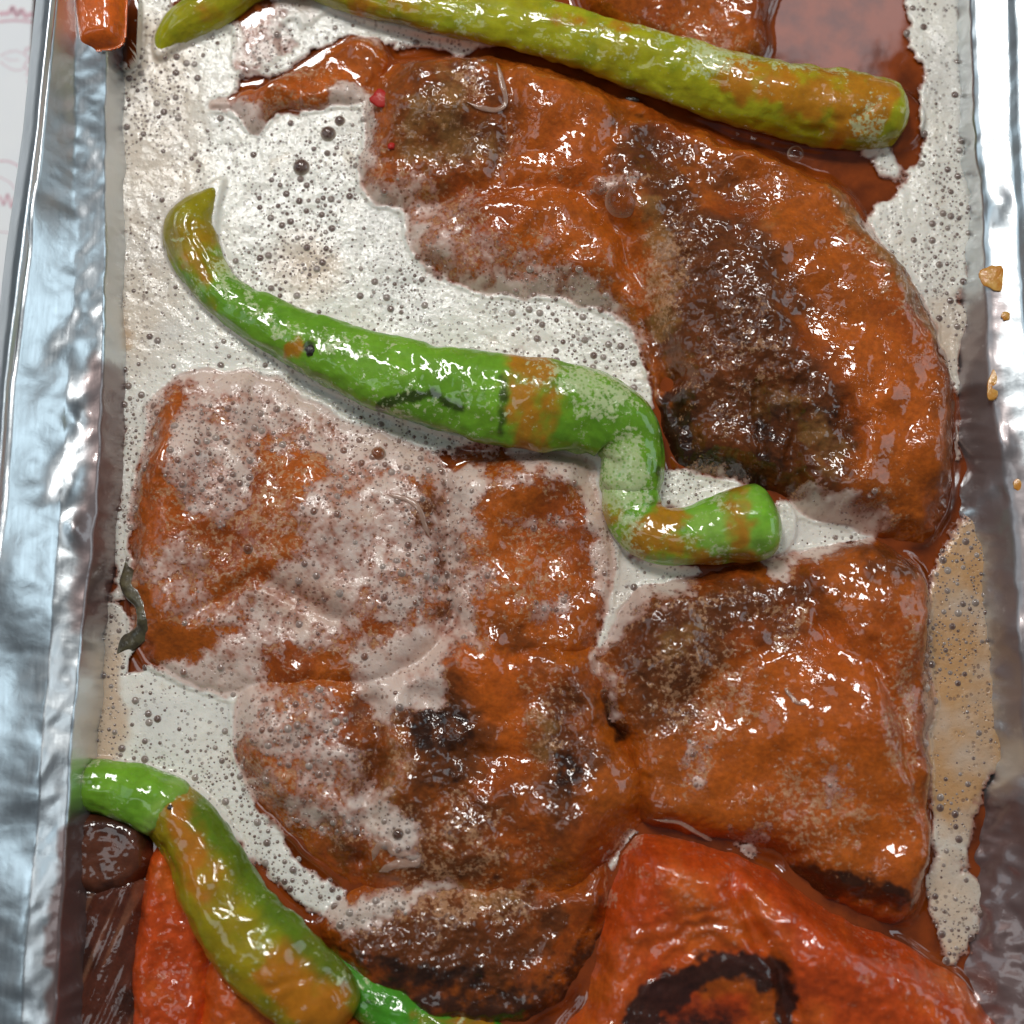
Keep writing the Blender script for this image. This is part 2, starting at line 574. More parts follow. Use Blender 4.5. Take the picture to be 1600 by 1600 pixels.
dark.E(680, 1140, 45, 50, 0, 0.8).E(700, 1220, 45, 35, 0, 0.5).E(890, 1215, 22, 35, 0, 0.7)
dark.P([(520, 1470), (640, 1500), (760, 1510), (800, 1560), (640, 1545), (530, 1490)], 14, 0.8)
dark.P([(1240, 1365), (1330, 1360), (1400, 1400), (1420, 1430), (1330, 1420), (1250, 1385)], 14, 1.0)
dark.P([(560, 1500), (700, 1525), (850, 1540), (900, 1480), (940, 1400), (960, 1600), (620, 1620)], 34, 0.85)  # deep shadow at the bottom painted in, over dark skin
dark.L([(950, 1090), (975, 1150)], 14, 0.8).E(990, 165, 16, 10, 0, 0.5).E(710, 1370, 90, 14, 0, 0.5)
tan = Field(80)        # pale fat and skin
tan.E(680, 190, 80, 90, 10, 0.7).L([(1015, 330), (1050, 440), (1040, 500)], 26, 0.75).L([(1320, 300), (1400, 400), (1460, 510)], 20, 0.7)
tan.E(1220, 640, 45, 45, 0, 0.5).E(1290, 700, 40, 60, 0, 0.55).E(600, 1250, 25, 120, 10, 0.55).L([(520, 1440), (650, 1410), (800, 1410)], 18, 0.7)
tan.E(860, 1130, 30, 80, 0, 0.5).E(1180, 330, 60, 50, 0, 0.35).E(1110, 100, 120, 40, 0, 0.4).E(1060, 1000, 70, 25, -30, 0.4)
orange = Field(80)     # brighter orange glaze
orange.E(770, 1080, 80, 75, 0, 1.0).E(840, 1460, 50, 40, 0, 0.9).E(250, 760, 45, 90, 0, 0.6).E(500, 720, 80, 40, -15, 0.6)
orange.E(1300, 1080, 90, 130, 15, 0.8).E(1390, 600, 70, 120, 0, 0.6).E(860, 230, 100, 90, 0, 0.6).E(1400, 1300, 40, 90, 0, 0.7).E(1230, 1210, 130, 90, 0, 0.5)
orange.E(640, 70, 60, 20, 0, 0.7).E(450, 130, 110, 22, -22, 0.6).E(860, 380, 150, 60, 10, 0.4).E(820, 900, 80, 80, 0, 0.4).E(810, 1290, 60, 40, 0, 0.6)
frothF = Field(80)     # froth residue on the solids
for a in [(1040, 420, 60, 130, 15, .55), (1150, 560, 110, 160, 10, .40), (1380, 430, 60, 170, -35, .45), (860, 400, 240, 60, 5, .40), (700, 200, 120, 100, 0, .42),
          (400, 780, 200, 180, 0, .55), (450, 1150, 120, 130, 0, .55), (830, 900, 110, 100, 0, .52), (700, 1330, 150, 90, 0, .50), (690, 1430, 180, 40, 0, .62),
          (1100, 1080, 130, 120, 0, .52), (1280, 1260, 110, 110, 0, .50), (1410, 1120, 40, 200, 0, .5), (1150, 950, 150, 40, 0, .45), (860, 1120, 60, 100, 0, .45),
          (450, 130, 120, 35, -20, .45), (1100, 1400, 120, 80, 0, .38), (1350, 1500, 150, 70, 30, .33), (250, 1500, 60, 120, 0, .34), (820, 740, 140, 30, 0, .60),
          (1380, 760, 60, 60, 0, .4), (640, 1000, 100, 60, 0, .6), (560, 800, 120, 90, 0, .7), (1060, 40, 150, 40, 0, .5), (430, 60, 60, 60, 0, .75)]:
    frothF.E(*a, soft=0.8)

foamF = Field(8)
foamF.grow = 13.0
foamF.P([(178, 60), (225, 70), (250, 100), (330, 60), (372, 80), (340, 165), (400, 185), (470, 180), (560, 150), (575, 210), (560, 310), (632, 330), (660, 440), (700, 440), (850, 470), (960, 515), (1005, 600), (1010, 640),
         (860, 700), (700, 690), (640, 700), (560, 720), (540, 660), (440, 620), (330, 580), (250, 610), (215, 640), (178, 590)], 16, 1.15, 2)
foamF.P([(430, -60), (560, -60), (580, 20), (640, 50), (780, 72), (600, 60), (540, 50), (480, 60), (440, 20)], 10, 0.95)
foamF.E(440, 60, 60, 70, 0, 0.62)
foamF.P([(176, -60), (240, -60), (250, 80), (176, 90)], 8, 0.95)
foamF.P([(225, 80), (340, 36), (385, 100), (330, 170), (240, 150)], 10, 0.95).L([(355, 120), (430, 104), (500, 48), (560, 42)], 16, 0.85)
foamF.P([(1425, -60), (1490, -60), (1498, 120), (1512, 250), (1520, 380), (1510, 430), (1480, 460), (1497, 520), (1486, 600), (1470, 560), (1440, 480), (1395, 400), (1365, 345), (1430, 290), (1452, 200), (1445, 90)], 16, 1.1)
foamF.L([(1470, 520), (1492, 620), (1494, 720)], 7, 0.8)
foamF.P([(1490, 850), (1545, 785), (1566, 840), (1556, 930), (1540, 990), (1570, 1120), (1556, 1180), (1506, 1260), (1470, 1250), (1446, 1150), (1446, 960)], 22, 1.0)
foamF.P([(1465, 1260), (1500, 1270), (1498, 1340), (1480, 1365), (1518, 1400), (1522, 1450), (1490, 1490), (1462, 1420), (1450, 1370), (1470, 1330)], 18, 0.95)
foamF.E(1395, 260, 30, 25, 40, 0.8).E(1370, 240, 20, 12, 0, .9)
foamF.P([(1225, 790), (1300, 790), (1395, 822), (1330, 850), (1250, 880), (1215, 890)], 18, 1.0)
foamF.P([(1035, 738), (1120, 745), (1140, 770), (1050, 790), (1030, 780)], 14, 0.9)
foamF.P([(640, 690), (820, 690), (960, 690), (960, 760), (960, 860), (1080, 900), (990, 930), (965, 990), (945, 1000), (938, 900), (930, 800), (880, 735), (760, 750), (740, 800), (700, 770), (650, 740)], 12, 1.0)
foamF.L([(945, 960), (940, 1040), (958, 1100)], 14, 0.95)
foamF.L([(720, 790), (705, 860), (720, 960), (745, 1010)], 24, 0.85)
foamF.P([(140, 1000), (180, 1060), (330, 1040), (400, 1080), (370, 1190), (400, 1290), (480, 1370), (560, 1400), (700, 1380), (640, 1410), (520, 1440), (430, 1370), (330, 1260), (200, 1190), (130, 1190)], 16, 1.05)
foamF.P([(140, 960), (185, 960), (200, 1040), (180, 1160), (135, 1180)], 8, 1.0)
foamF.P([(210, 640), (240, 620), (225, 720), (205, 850), (215, 900), (192, 930), (195, 780)], 8, 0.8)
# froth on the meat
foamF.P([(240, 600), (340, 570), (450, 610), (540, 660), (600, 700), (520, 700), (420, 680), (400, 640), (300, 640)], 16, 0.80)
foamF.P([(290, 640), (390, 640), (385, 760), (360, 830), (300, 800), (290, 720)], 14, 0.78)
foamF.P([(500, 760), (580, 720), (640, 770), (660, 860), (670, 950), (590, 960), (500, 890), (470, 820)], 22, 0.74)
foamF.P([(400, 930), (460, 890), (540, 910), (570, 980), (480, 1000), (400, 1010)], 18, 0.80)
foamF.P([(575, 1015), (640, 1010), (690, 1020), (680, 1070), (640, 1110), (590, 1120), (570, 1070)], 10, 0.98)
foamF.P([(590, 1235), (625, 1270), (660, 1320), (610, 1325), (590, 1290)], 6, 1.0)
foamF.P([(470, 1180), (560, 1180), (565, 1260), (540, 1310), (500, 1280)], 16, 0.68)
foamF.P([(240, 880), (330, 860), (340, 930), (260, 930)], 16, 0.62)
foamF.P([(330, 1040), (390, 980), (400, 1060), (370, 1180), (330, 1180)], 18, 0.85)
foamF.E(420, 1215, 40, 40, 0, .7).E(740, 880, 40, 80, 0, .65).E(840, 830, 70, 30, 0, .55).E(830, 755, 90, 24, 0, .60).E(720, 830, 30, 60, 0, .75)
foamF.E(600, 820, 100, 60, 0, .66).E(880, 300, 90, 12, 10, .45).E(960, 310, 50, 30, 0, .62).E(700, 330, 80, 30, 10, .66).E(760, 400, 110, 40, 0, .60).E(690, 1000, 60, 30, 0, .66)
foamF.E(360, 240, 90, 60, 0, 0.9).E(1090, 1190, 30, 60, 10, .58).E(1290, 1230, 30, 40, 0, .58).E(1170, 1310, 30, 26, 30, .6).E(975, 1325, 22, 30, 30, .75).L([(985, 1310), (950, 1400)], 9, .7)
foamF.E(830, 1380, 40, 10, -10, .75).E(860, 1340, 14, 30, 20, .65).E(1040, 950, 80, 10, -30, .62).L([(1210, 1000), (1240, 950)], 8, .7).E(740, 160, 40, 40, 0, .5)
foamF.L([(572, 200), (580, 300), (640, 345), (690, 430), (860, 462), (980, 530)], 30, 0.64, 0.8)
foamF.E(450, 1120, 90, 60, 0, .70).E(480, 1250, 60, 70, 0, .66).E(620, 1180, 30, 60, 0, .5).E(840, 940, 60, 40, 0, .55).E(330, 960, 80, 30, 0, .6)
foamF.P([(590, 300), (660, 300), (720, 340), (760, 400), (900, 430), (1000, 560), (860, 480), (700, 450), (640, 400)], 26, 0.66)
foamF.P([(250, 560), (350, 545), (470, 590), (640, 690), (560, 740), (440, 690), (330, 640)], 24, 0.80)
foamF.X([(750, 520), (830, 530), (820, 560), (770, 550)], 14, .38).X([(250, 600), (300, 600), (300, 650), (260, 650)], 14, .35)
foamF.X([(700, 700), (800, 690), (800, 740), (700, 735)], 10, .6)


C_ORANGE = np.array(lin(166, 82, 19)); C_BRIGHT = np.array(lin(192, 92, 22)); C_BROWN = np.array(lin(92, 48, 20))
C_DARK = np.array(lin(40, 22, 14)); C_TAN = np.array(lin(146, 102, 54)); C_DEEP = np.array(lin(140, 60, 14))


def mixc(a, b, f):
    return a * (1 - f[..., None]) + b * f[..., None]


def meat_colour(x, y, seed):
    c = np.broadcast_to(C_ORANGE, x.shape + (3,)).copy()
    c = mixc(c, C_DEEP, sstep(-0.1, 0.7, fbm(x, y, 90, 3, seed + 3)) * 0.7)
    c = mixc(c, C_BRIGHT, orange.at(x, y, 18) * 0.85)
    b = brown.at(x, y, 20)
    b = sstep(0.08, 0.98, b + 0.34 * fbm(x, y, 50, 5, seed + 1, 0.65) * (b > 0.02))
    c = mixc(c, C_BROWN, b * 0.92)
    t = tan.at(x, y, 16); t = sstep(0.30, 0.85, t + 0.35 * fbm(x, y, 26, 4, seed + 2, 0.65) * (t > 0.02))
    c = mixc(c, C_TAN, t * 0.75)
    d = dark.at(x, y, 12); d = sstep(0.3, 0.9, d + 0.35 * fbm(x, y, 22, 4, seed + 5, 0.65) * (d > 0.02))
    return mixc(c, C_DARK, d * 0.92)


# ------------------------------------------------------------------ pieces built as relief slabs with rounded sides and an underside
def slab(name, outline, zref, top, edge, mat, colour, relief, seed=0, froth=True, parent=None, step=2.0, depth=-95.0, wall_drop=70.0, wet=1.0,
         is_bare=False, shape=None, ragged=0.5, profile=2.0, cut=-14, base=0.0):
    poly = smooth_poly(Wp(outline, zref), 5)
    x0, y0 = poly.min(0) - 30; x1, y1 = poly.max(0) + 30
    x0 = max(x0, -210); y0 = max(y0, -210); x1 = min(x1, 1810); y1 = min(y1, 1810)
    X, Y = np.meshgrid(np.arange(x0, x1, step), np.arange(y0, y1, step))
    D = samp(sdf(poly), X, Y) + ragged * (9 * fbm(X, Y, 75, 3, seed + 40) + 3.5 * fbm(X, Y, 24, 3, seed + 41))
    t = np.clip(D / edge, 0, 1)
    dome = np.clip(1 - (1 - t) ** profile, 0, 1)
    Z = base + dome * (top - base) - 2.0 + np.where(D < 0, D * 2.5, 0)
    Z = Z + relief(X, Y, D) * sstep(-2, edge * 0.7, D)
    if shape is not None: Z = Z + shape(X, Y, D) * sstep(0, edge * 0.6, D)
    mask = D > cut
    used, idx, f, cell = grid_faces(mask)
    n = used.sum()
    Zc = np.clip(Z, depth + 4, None)
    C = colour(X, Y)
    fr = np.maximum(frothF.at(X, Y, 14), 0.95 * np.minimum(foamF.at(X, Y, 16), 0.9)) if froth else np.zeros(X.shape)
    co = to_m(X[used], Y[used], Zc[used])
    bot = to_m(X[used], Y[used], np.full(n, depth))
    e = border_walls(idx, cell)
    walls = np.stack([e[:, 0], e[:, 0] + n, e[:, 1] + n, e[:, 1]], 1)[:, ::-1]
    # the underside is coarse: only its rim is shared, so close it with a fan
    bb = np.unique(e)
    remap = np.full(n, -1); remap[bb] = n + np.arange(len(bb))
    walls = np.stack([e[:, 0], e[:, 1], remap[e[:, 1]], remap[e[:, 0]]], 1)
    cen = n + len(bb)
    bco = to_m(X[used][bb], Y[used][bb], np.full(len(bb), depth))
    cco = bco.mean(0, keepdims=True)
    fan = np.stack([remap[e[:, 1]], np.full(len(e), cen), remap[e[:, 0]]], 1)
    allco = np.concatenate([co, bco, cco])
    cc = C[used]; frv = fr[used]
    pad = len(bb) + 1
    cc = np.concatenate([cc, np.repeat(C_DARK[None], pad, 0)]); frv = np.concatenate([frv, np.zeros(pad)])
    wv = np.full(len(allco), wet)
    o = mesh_obj(name, allco, [f[:, ::1], walls, fan], mat, parent, attrs={'col': cc, 'froth': frv, 'wet': wv})
    # write to the shared height map
    gi = (HX > x0 + 3) & (HX < x1 - 3 - step) & (HY > y0 + 3) & (HY < y1 - 3 - step)
    jj, ii = np.nonzero(gi)
    if len(jj):
        j0, j1, i0, i1 = jj.min(), jj.max() + 1, ii.min(), ii.max() + 1
        hx, hy = HX[j0:j1, i0:i1], HY[j0:j1, i0:i1]
        a = np.clip(((hx - x0) / step), 0, X.shape[1] - 1.001); b = np.clip(((hy - y0) / step), 0, X.shape[0] - 1.001)
        a0 = a.astype(int); b0 = b.astype(int)
        fx = a - a0; fy = b - b0
        Zm = np.where(mask, Zc, -120)
        z = (Zm[b0, a0] * (1 - fx) + Zm[b0, a0 + 1] * fx) * (1 - fy) + (Zm[b0 + 1, a0] * (1 - fx) + Zm[b0 + 1, a0 + 1] * fx) * fy
        up = z > H[j0:j1, i0:i1]
        H[j0:j1, i0:i1] = np.where(up, z, H[j0:j1, i0:i1])
        OWN[j0:j1, i0:i1] = np.where(up[..., None], C[b0, a0], OWN[j0:j1, i0:i1])
        HM[j0:j1, i0:i1] = np.maximum(HM[j0:j1, i0:i1], z)
        if is_bare: PEP[j0:j1, i0:i1] |= up & (z > 0)
    return o


def meat_relief(seed, amp=1.0):
    def r(X, Y, D):
        crag = brown.at(X, Y, 20)
        return amp * (19 * fbm(X, Y, 170, 2, seed) + 10 * fbm(X, Y, 70, 2, seed + 1) + (0.5 + 3.0 * crag) * fbm(X, Y, 20, 3, seed + 2, 0.6)
                      + 2.2 * crag * ridged(X, Y, 26, 2, seed + 4))
    return r


def groove(pts, w, depth, z=60):
    q = Wp(pts, z)

    def g(X, Y):
        d = np.full(X.shape, 1e9)
        wx = X + 5 * fbm(X, Y, 40, 2, 77); wy = Y + 5 * fbm(X, Y, 40, 2, 78)
        for (ax, ay), (bx, by) in zip(q[:-1], q[1:]):
            ex, ey = bx - ax, by - ay
            t = np.clip(((wx - ax) * ex + (wy - ay) * ey) / (ex * ex + ey * ey + 1e-9), 0, 1)
            d = np.minimum(d, np.hypot(wx - ax - t * ex, wy - ay - t * ey))
        return -depth * np.exp(-(d / w) ** 2)
    return g


def bumpf(cx, cy, rx, ry, rot, hgt, z=60):
    x, y = W(cx, cy, z)
    c, q = math.cos(math.radians(rot)), math.sin(math.radians(rot))

    def g(X, Y):
        dx, dy = X - x, Y - y
        return hgt * np.exp(-((c * dx + q * dy) / rx) ** 2 - ((-q * dx + c * dy) / ry) ** 2)
    return g


def shapes(*gs):
    return lambda X, Y, D: sum(g(X, Y) for g in gs)


MEAT_GROUP = 'pieces of glazed meat in the tray'
# the tray and the table come first in the listing below; the food follows
# ------------------------------------------------------------------ setting: table and paper
paper = mesh_obj('table', to_m(np.array([-900, 2500, 2500, -900]), np.array([2500, 2500, -900, -900]), np.full(4, -262.0)), np.array([[0, 1, 2, 3]]), M['paper'])
tag(paper, 'white table top beneath the foil tray', kind='structure')


def ribbon(name, pts, w, z, mat, parent=None, closed=False, zt=1.0):
    """flat printed stroke"""
    p = np.asarray(pts, float)
    d = np.gradient(p, axis=0); d /= np.linalg.norm(d, axis=1, keepdims=True) + 1e-9
    nrm = np.stack([-d[:, 1], d[:, 0]], 1)
    w = np.broadcast_to(w, len(p))
    a = p + nrm * w[:, None] / 2; b = p - nrm * w[:, None] / 2
    n = len(p)
    co = np.concatenate([to_m(a[:, 0], a[:, 1], np.full(n, z)), to_m(b[:, 0], b[:, 1], np.full(n, z))])
    i = np.arange(n - 1)
    return mesh_obj(name, co, np.stack([i, i + 1, i + 1 + n, i + n], 1), mat, parent)


def crom(pts, step=3.0, closed=False):
    p = np.asarray(pts, float)
    q = np.concatenate([2 * p[:1] - p[1:2], p, 2 * p[-1:] - p[-2:-1]])
    out = []
    for i in range(1, len(q) - 2):
        a, b, c, d = q[i - 1], q[i], q[i + 1], q[i + 2]
        n = max(2, int(np.linalg.norm((c - b)[:2]) / step))
        t = (np.arange(n) / n)[:, None]
        out.append(0.5 * (2 * b + (c - a) * t + (2 * a - 5 * b + 4 * c - d) * t * t + (3 * b - a - 3 * c + d) * t ** 3))
    return np.concatenate(out + [p[-1:]])


PZ = -262.0 + 1.5
sheet_px = Wp([(-160, -160), (120, -160), (60, 330), (20, 800), (-160, 800)], PZ)
sheet = mesh_obj('paper_sheet', np.concatenate([to_m(sheet_px[:, 0], sheet_px[:, 1], np.full(5, PZ)), to_m(sheet_px[:, 0], sheet_px[:, 1], np.full(5, PZ - 1.0))]),
                 [np.array([[4, 3, 2, 1, 0]]), np.array([[0, 1, 6, 5], [1, 2, 7, 6], [2, 3, 8, 7], [3, 4, 9, 8], [4, 0, 5, 9]])], M['paper'], smooth=False)
tag(sheet, 'white paper sheet with faint pink print beyond the left rim', 'paper sheet')


def prt(pts, w):
    q = crom(Wp(pts, PZ), 2.0)
    ribbon('printed_mark', q, w, PZ + 0.6, M['print'], sheet)


prt([(-2, 22), (14, 20), (20, 12), (26, 24), (34, 16), (40, 26), (50, 22), (58, 30)], 9)
prt([(-2, 34), (20, 32), (46, 34), (60, 38)], 5)
prt([(0, 88), (12, 82), (26, 80), (36, 84)], 1.6)
prt([(0, 96), (10, 104), (24, 110), (38, 108)], 1.6)
prt([(6, 90), (16, 94), (30, 94)], 1.2)
prt([(38, 78), (48, 74), (54, 82), (46, 90), (38, 84), (44, 78)], 2.2)
prt([(40, 96), (52, 94), (56, 104), (46, 110), (38, 104), (42, 98)], 2.2)
prt([(40, 118), (48, 112), (54, 120), (48, 130), (42, 126)], 2.0)
prt([(-2, 252), (12, 252), (26, 258), (38, 268)], 3.0)
prt([(0, 306), (6, 320), (12, 304), (18, 324), (24, 308), (30, 300)], 4.5)
prt([(-2, 276), (16, 286), (26, 300)], 1.6)
prt([(-2, 362), (14, 364), (28, 368)], 1.6)

# ------------------------------------------------------------------ foil tray: swept walls with crimps and creases
tray = empty('foil_tray')
tag(tray, 'shallow crimped aluminium foil tray holding the food', 'foil tray')
VK = np.array([-150, 0, 200, 400, 600, 800, 1000, 1200, 1400, 1600, 1750], float)


def sweep(name, keys, zs, seed, dents, refl_sauce_fn, crimps, sub=10, ystep=4.0, flip=False):
    """keys: list of photo-x tables (one per profile line, at VK rows); zs their heights"""
    ys = np.arange(-150, 1751, ystep)
    lines = []
    for k, z in zip(keys, zs):
        ux = np.interp(ys, VK, np.asarray(k, float))
        z = np.interp(ys, VK, np.broadcast_to(np.asarray(z, float), VK.shape))
        x, y = W(ux, ys, z)
        lines.append(np.stack([x, y, np.full(len(ys), 1.0) * z], 1))
    L = np.stack(lines, 1)                      # rows, lines, 3
    nl = L.shape[1]
    prof = []; pt = []
    for a in range(nl - 1):
        m = sub if isinstance(sub, int) else sub[a]
        for k in range(m):
            prof.append(L[:, a] * (1 - k / m) + L[:, a + 1] * k / m); pt.append(a + k / m)
    prof.append(L[:, -1]); pt.append(nl - 1)
    V = np.stack(prof, 1); T = np.broadcast_to(np.array(pt)[None], V.shape[:2])
    X, Y = V[..., 0].copy(), V[..., 1].copy()
    amp = np.interp(T, np.arange(nl), crimps)
    crinkle = 5.0 * ridged(X * 1.0, Y * 0.7, 90, 2, seed) + 2.5 * fbm(X, Y, 30, 2, seed + 1)
    V[..., 2] += amp * (crinkle - 3)
    V[..., 0] += amp * 3.2 * fbm(X, Y, 55, 3, seed + 2)
    V[..., 0] += amp * 2.2 * ridged(X, Y, 36, 2, seed + 5)
    V[..., 2] += amp * 1.6 * fbm(X + 0.5 * Y, Y * 0.5, 20, 2, seed + 7)
    for (u, v, r, h, z) in dents:
        dx, dy = W(u, v, z)
        V[..., 2] += h * np.exp(-((X - dx) ** 2 * 1.0 + (Y - dy) ** 2 * 0.45) / r ** 2)
    s = refl_sauce_fn(T, X, Y)
    ny, nx = V.shape[:2]
    idx = np.arange(ny * nx).reshape(ny, nx)
    f = np.stack([idx[:-1, :-1], idx[1:, :-1], idx[1:, 1:], idx[:-1, 1:]], -1).reshape(-1, 4)
    if flip: f = f[:, ::-1]
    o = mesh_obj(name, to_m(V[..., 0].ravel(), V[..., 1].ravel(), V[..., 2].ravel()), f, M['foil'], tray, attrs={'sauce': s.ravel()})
    md = o.modifiers.new('thickness', 'SOLIDIFY'); md.thickness = 0.8 * S; md.offset = -1.0
    return o


# left side, outside to inside
rimo = [98, 70, 50, 22, 0, -14, -40, -62, -84, -110, -125]
rimi = [112, 88, 66, 44, 16, 4, -22, -46, -68, -92, -108]
cr0 = [128, 118, 119, 116, 99, 91, 73, 57, 40, 27, 17]
cr1 = [132, 124, 124, 121, 104, 96, 78, 62, 44, 32, 22]
wl0 = [172, 168, 164, 166, 160, 152, 126, 108, 96, 84, 76]
wl1 = [214, 205, 205, 208, 212, 200, 176, 168, 160, 160, 150]
wl2 = [240, 235, 235, 240, 246, 240, 220, 214, 210, 210, 205]
reflL = Field(0)  # food mirrored in the left foil wall, painted as brown
reflL.P([(160, 600), (190, 580), (235, 650), (225, 900), (140, 1000), (150, 800)], 14, 0.9).P([(125, 1300), (240, 1290), (260, 1700), (118, 1700)], 8, 1.1)
reflL.E(80, 200, 18, 160, 8, 0.35).P([(70, 150), (105, 90), (100, 300), (60, 330)], 10, 0.3)
sweep('rim', [np.array(rimo) - 14, rimo, (np.array(rimo) + np.array(rimi)) / 2, rimi], [118, 150, 160, 150], 3, [], lambda T, X, Y: np.zeros(T.shape), [0.05, 0.12, 0.12, 0.12], sub=4)
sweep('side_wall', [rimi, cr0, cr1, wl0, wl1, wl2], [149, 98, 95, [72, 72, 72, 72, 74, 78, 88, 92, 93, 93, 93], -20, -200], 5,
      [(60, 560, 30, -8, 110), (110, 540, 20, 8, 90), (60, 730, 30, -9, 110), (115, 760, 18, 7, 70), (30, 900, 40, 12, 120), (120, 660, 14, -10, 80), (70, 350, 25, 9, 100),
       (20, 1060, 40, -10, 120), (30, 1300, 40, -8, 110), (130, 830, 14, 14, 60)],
      lambda T, X, Y: reflL.at(X, Y, 8), [0.1, 0.55, 0.45, 0.5, 1.4, 0.6], sub=[10, 3, 12, 16, 8])
# right side, inside to outside
ro0 = [1440, 1450, 1455, 1462, 1465, 1470, 1450, 1455, 1420, 1400, 1390]
ro1 = [1486, 1492, 1498, 1502, 1488, 1500, 1530, 1540, 1505, 1480, 1470]
ro2 = [1510, 1516, 1523, 1538, 1546, 1580, 1592, 1606, 1618, 1640, 1660]
ro3 = [1520, 1526, 1533, 1548, 1560, 1592, 1604, 1618, 1630, 1652, 1672]
ro4 = [1570, 1574, 1578, 1592, 1606, 1640, 1652, 1668, 1680, 1704, 1722]
ro5 = [1585, 1588, 1594, 1606, 1620, 1654, 1666, 1684, 1696, 1720, 1738]
ro6 = [1640, 1640, 1646, 1660, 1676, 1706, 1720, 1740, 1750, 1776, 1790]
reflSauceR = Field(0)  # sauce film and mirrored food, both painted brown on the right wall
reflSauceR.P([(1490, 500), (1540, 480), (1545, 620), (1590, 800), (1600, 1100), (1560, 1150), (1530, 900), (1490, 700)], 16, 0.75)
reflSauceR.P([(1400, 1270), (1560, 1240), (1680, 1330), (1720, 1700), (1380, 1700)], 20, 1.3)
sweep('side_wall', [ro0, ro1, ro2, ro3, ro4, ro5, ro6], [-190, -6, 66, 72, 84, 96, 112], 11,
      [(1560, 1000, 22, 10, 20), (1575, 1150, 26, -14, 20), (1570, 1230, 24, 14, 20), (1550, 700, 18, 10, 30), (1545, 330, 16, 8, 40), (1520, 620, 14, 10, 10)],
      lambda T, X, Y: reflSauceR.at(X, Y, 10), [0.5, 2.6, 0.6, 0.35, 0.35, 0.35, 0.3], sub=[10, 14, 3, 8, 4, 8])
sweep('rim', [ro6, np.array(ro6) + 16, np.array(ro6) + 26], [111, 118, 90], 13, [], lambda T, X, Y: np.zeros(T.shape), [0.12, 0.1, 0.05], sub=4)
bx = np.array([-60, 1700, 1700, -60]); by = np.array([1900, 1900, -300, -300])
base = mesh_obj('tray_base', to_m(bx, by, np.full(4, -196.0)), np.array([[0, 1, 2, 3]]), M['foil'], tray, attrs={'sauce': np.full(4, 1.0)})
md = base.modifiers.new('thickness', 'SOLIDIFY'); md.thickness = 0.8 * S; md.offset = -1.0

# ------------------------------------------------------------------ meat
def meat(label, outline, zref, top, edge, seed, shape=None, amp=1.0, name='meat_piece'):
    o = slab(name, outline, zref, top, edge, M['meat'], lambda X, Y: meat_colour(X, Y, seed), meat_relief(seed, amp), seed, shape=shape, ragged=1.0, profile=2.3)
    return tag(o, label, 'meat', MEAT_GROUP)


meat('big curved browned meat piece with a charred inner edge along the right side',
     [(560, 215), (568, 140), (640, 78), (760, 66), (900, 100), (1010, 145), (1130, 200), (1260, 250), (1350, 314), (1410, 394), (1462, 486), (1496, 590), (1504, 690),
      (1492, 790), (1448, 842), (1350, 830), (1260, 795), (1200, 758), (1120, 748), (1050, 718), (1034, 630), (1005, 560), (965, 500), (870, 462), (760, 450), (680, 430), (640, 380), (622, 322), (565, 300)],
     40, 62, 70, 1,
     shapes(groove([(620, 325), (700, 300), (800, 285), (900, 295), (970, 360), (1020, 470), (1045, 590)], 22, 26), bumpf(1330, 560, 150, 190, 20, 34), bumpf(1150, 420, 130, 130, 0, 16),
            bumpf(690, 190, 80, 70, 0, 18), groove([(790, 90), (800, 200), (770, 270)], 18, 12), groove([(985, 160), (940, 240), (960, 310)], 20, 14), groove([(1040, 600), (1080, 720), (1200, 750)], 30, 26),
            groove([(1235, 610), (1240, 700), (1260, 780)], 12, 14), groove([(1180, 610), (1190, 700)], 10, 10), groove([(1310, 640), (1330, 720)], 12, 10)))
meat('narrow orange meat strip in the foam below the tip of the yellow-green pepper',
     [(328, 160), (370, 138), (430, 112), (500, 62), (560, 52), (600, 70), (598, 130), (545, 168), (430, 178), (400, 205), (370, 182)], 20, 40, 26, 2)
meat('pinkish froth-covered meat piece behind the pepper tip at the top edge',
     [(360, -90), (520, -90), (520, 0), (470, 50), (420, 100), (370, 105), (365, 40)], 15, 16, 34, 3, amp=0.6)
meat('meat piece with pale fatty film behind the yellow-green pepper at the top',
     [(900, -120), (1210, -120), (1205, 20), (1195, 80), (1130, 100), (1000, 60), (920, 10)], 30, 44, 40, 4)
meat('left meat piece under thin pink froth below the bright green pepper',
     [(214, 690), (232, 606), (330, 566), (440, 590), (550, 650), (660, 700), (708, 760), (702, 850), (716, 950), (680, 1030), (600, 1090), (440, 1090), (330, 1090), (215, 1030), (198, 900), (198, 790)],
     26, 40, 84, 5, shapes(bumpf(250, 760, 60, 120, 0, 14), groove([(400, 590), (390, 720), (350, 860)], 20, 10), bumpf(520, 870, 90, 90, 0, 14), groove([(290, 960), (400, 900), (520, 960)], 16, 10)))
meat('small speckled meat piece in the middle between two foam-filled gaps',
     [(690, 800), (710, 720), (820, 695), (920, 715), (955, 800), (958, 900), (945, 1010), (880, 1060), (760, 1050), (712, 970), (695, 880)], 30, 46, 70, 6)
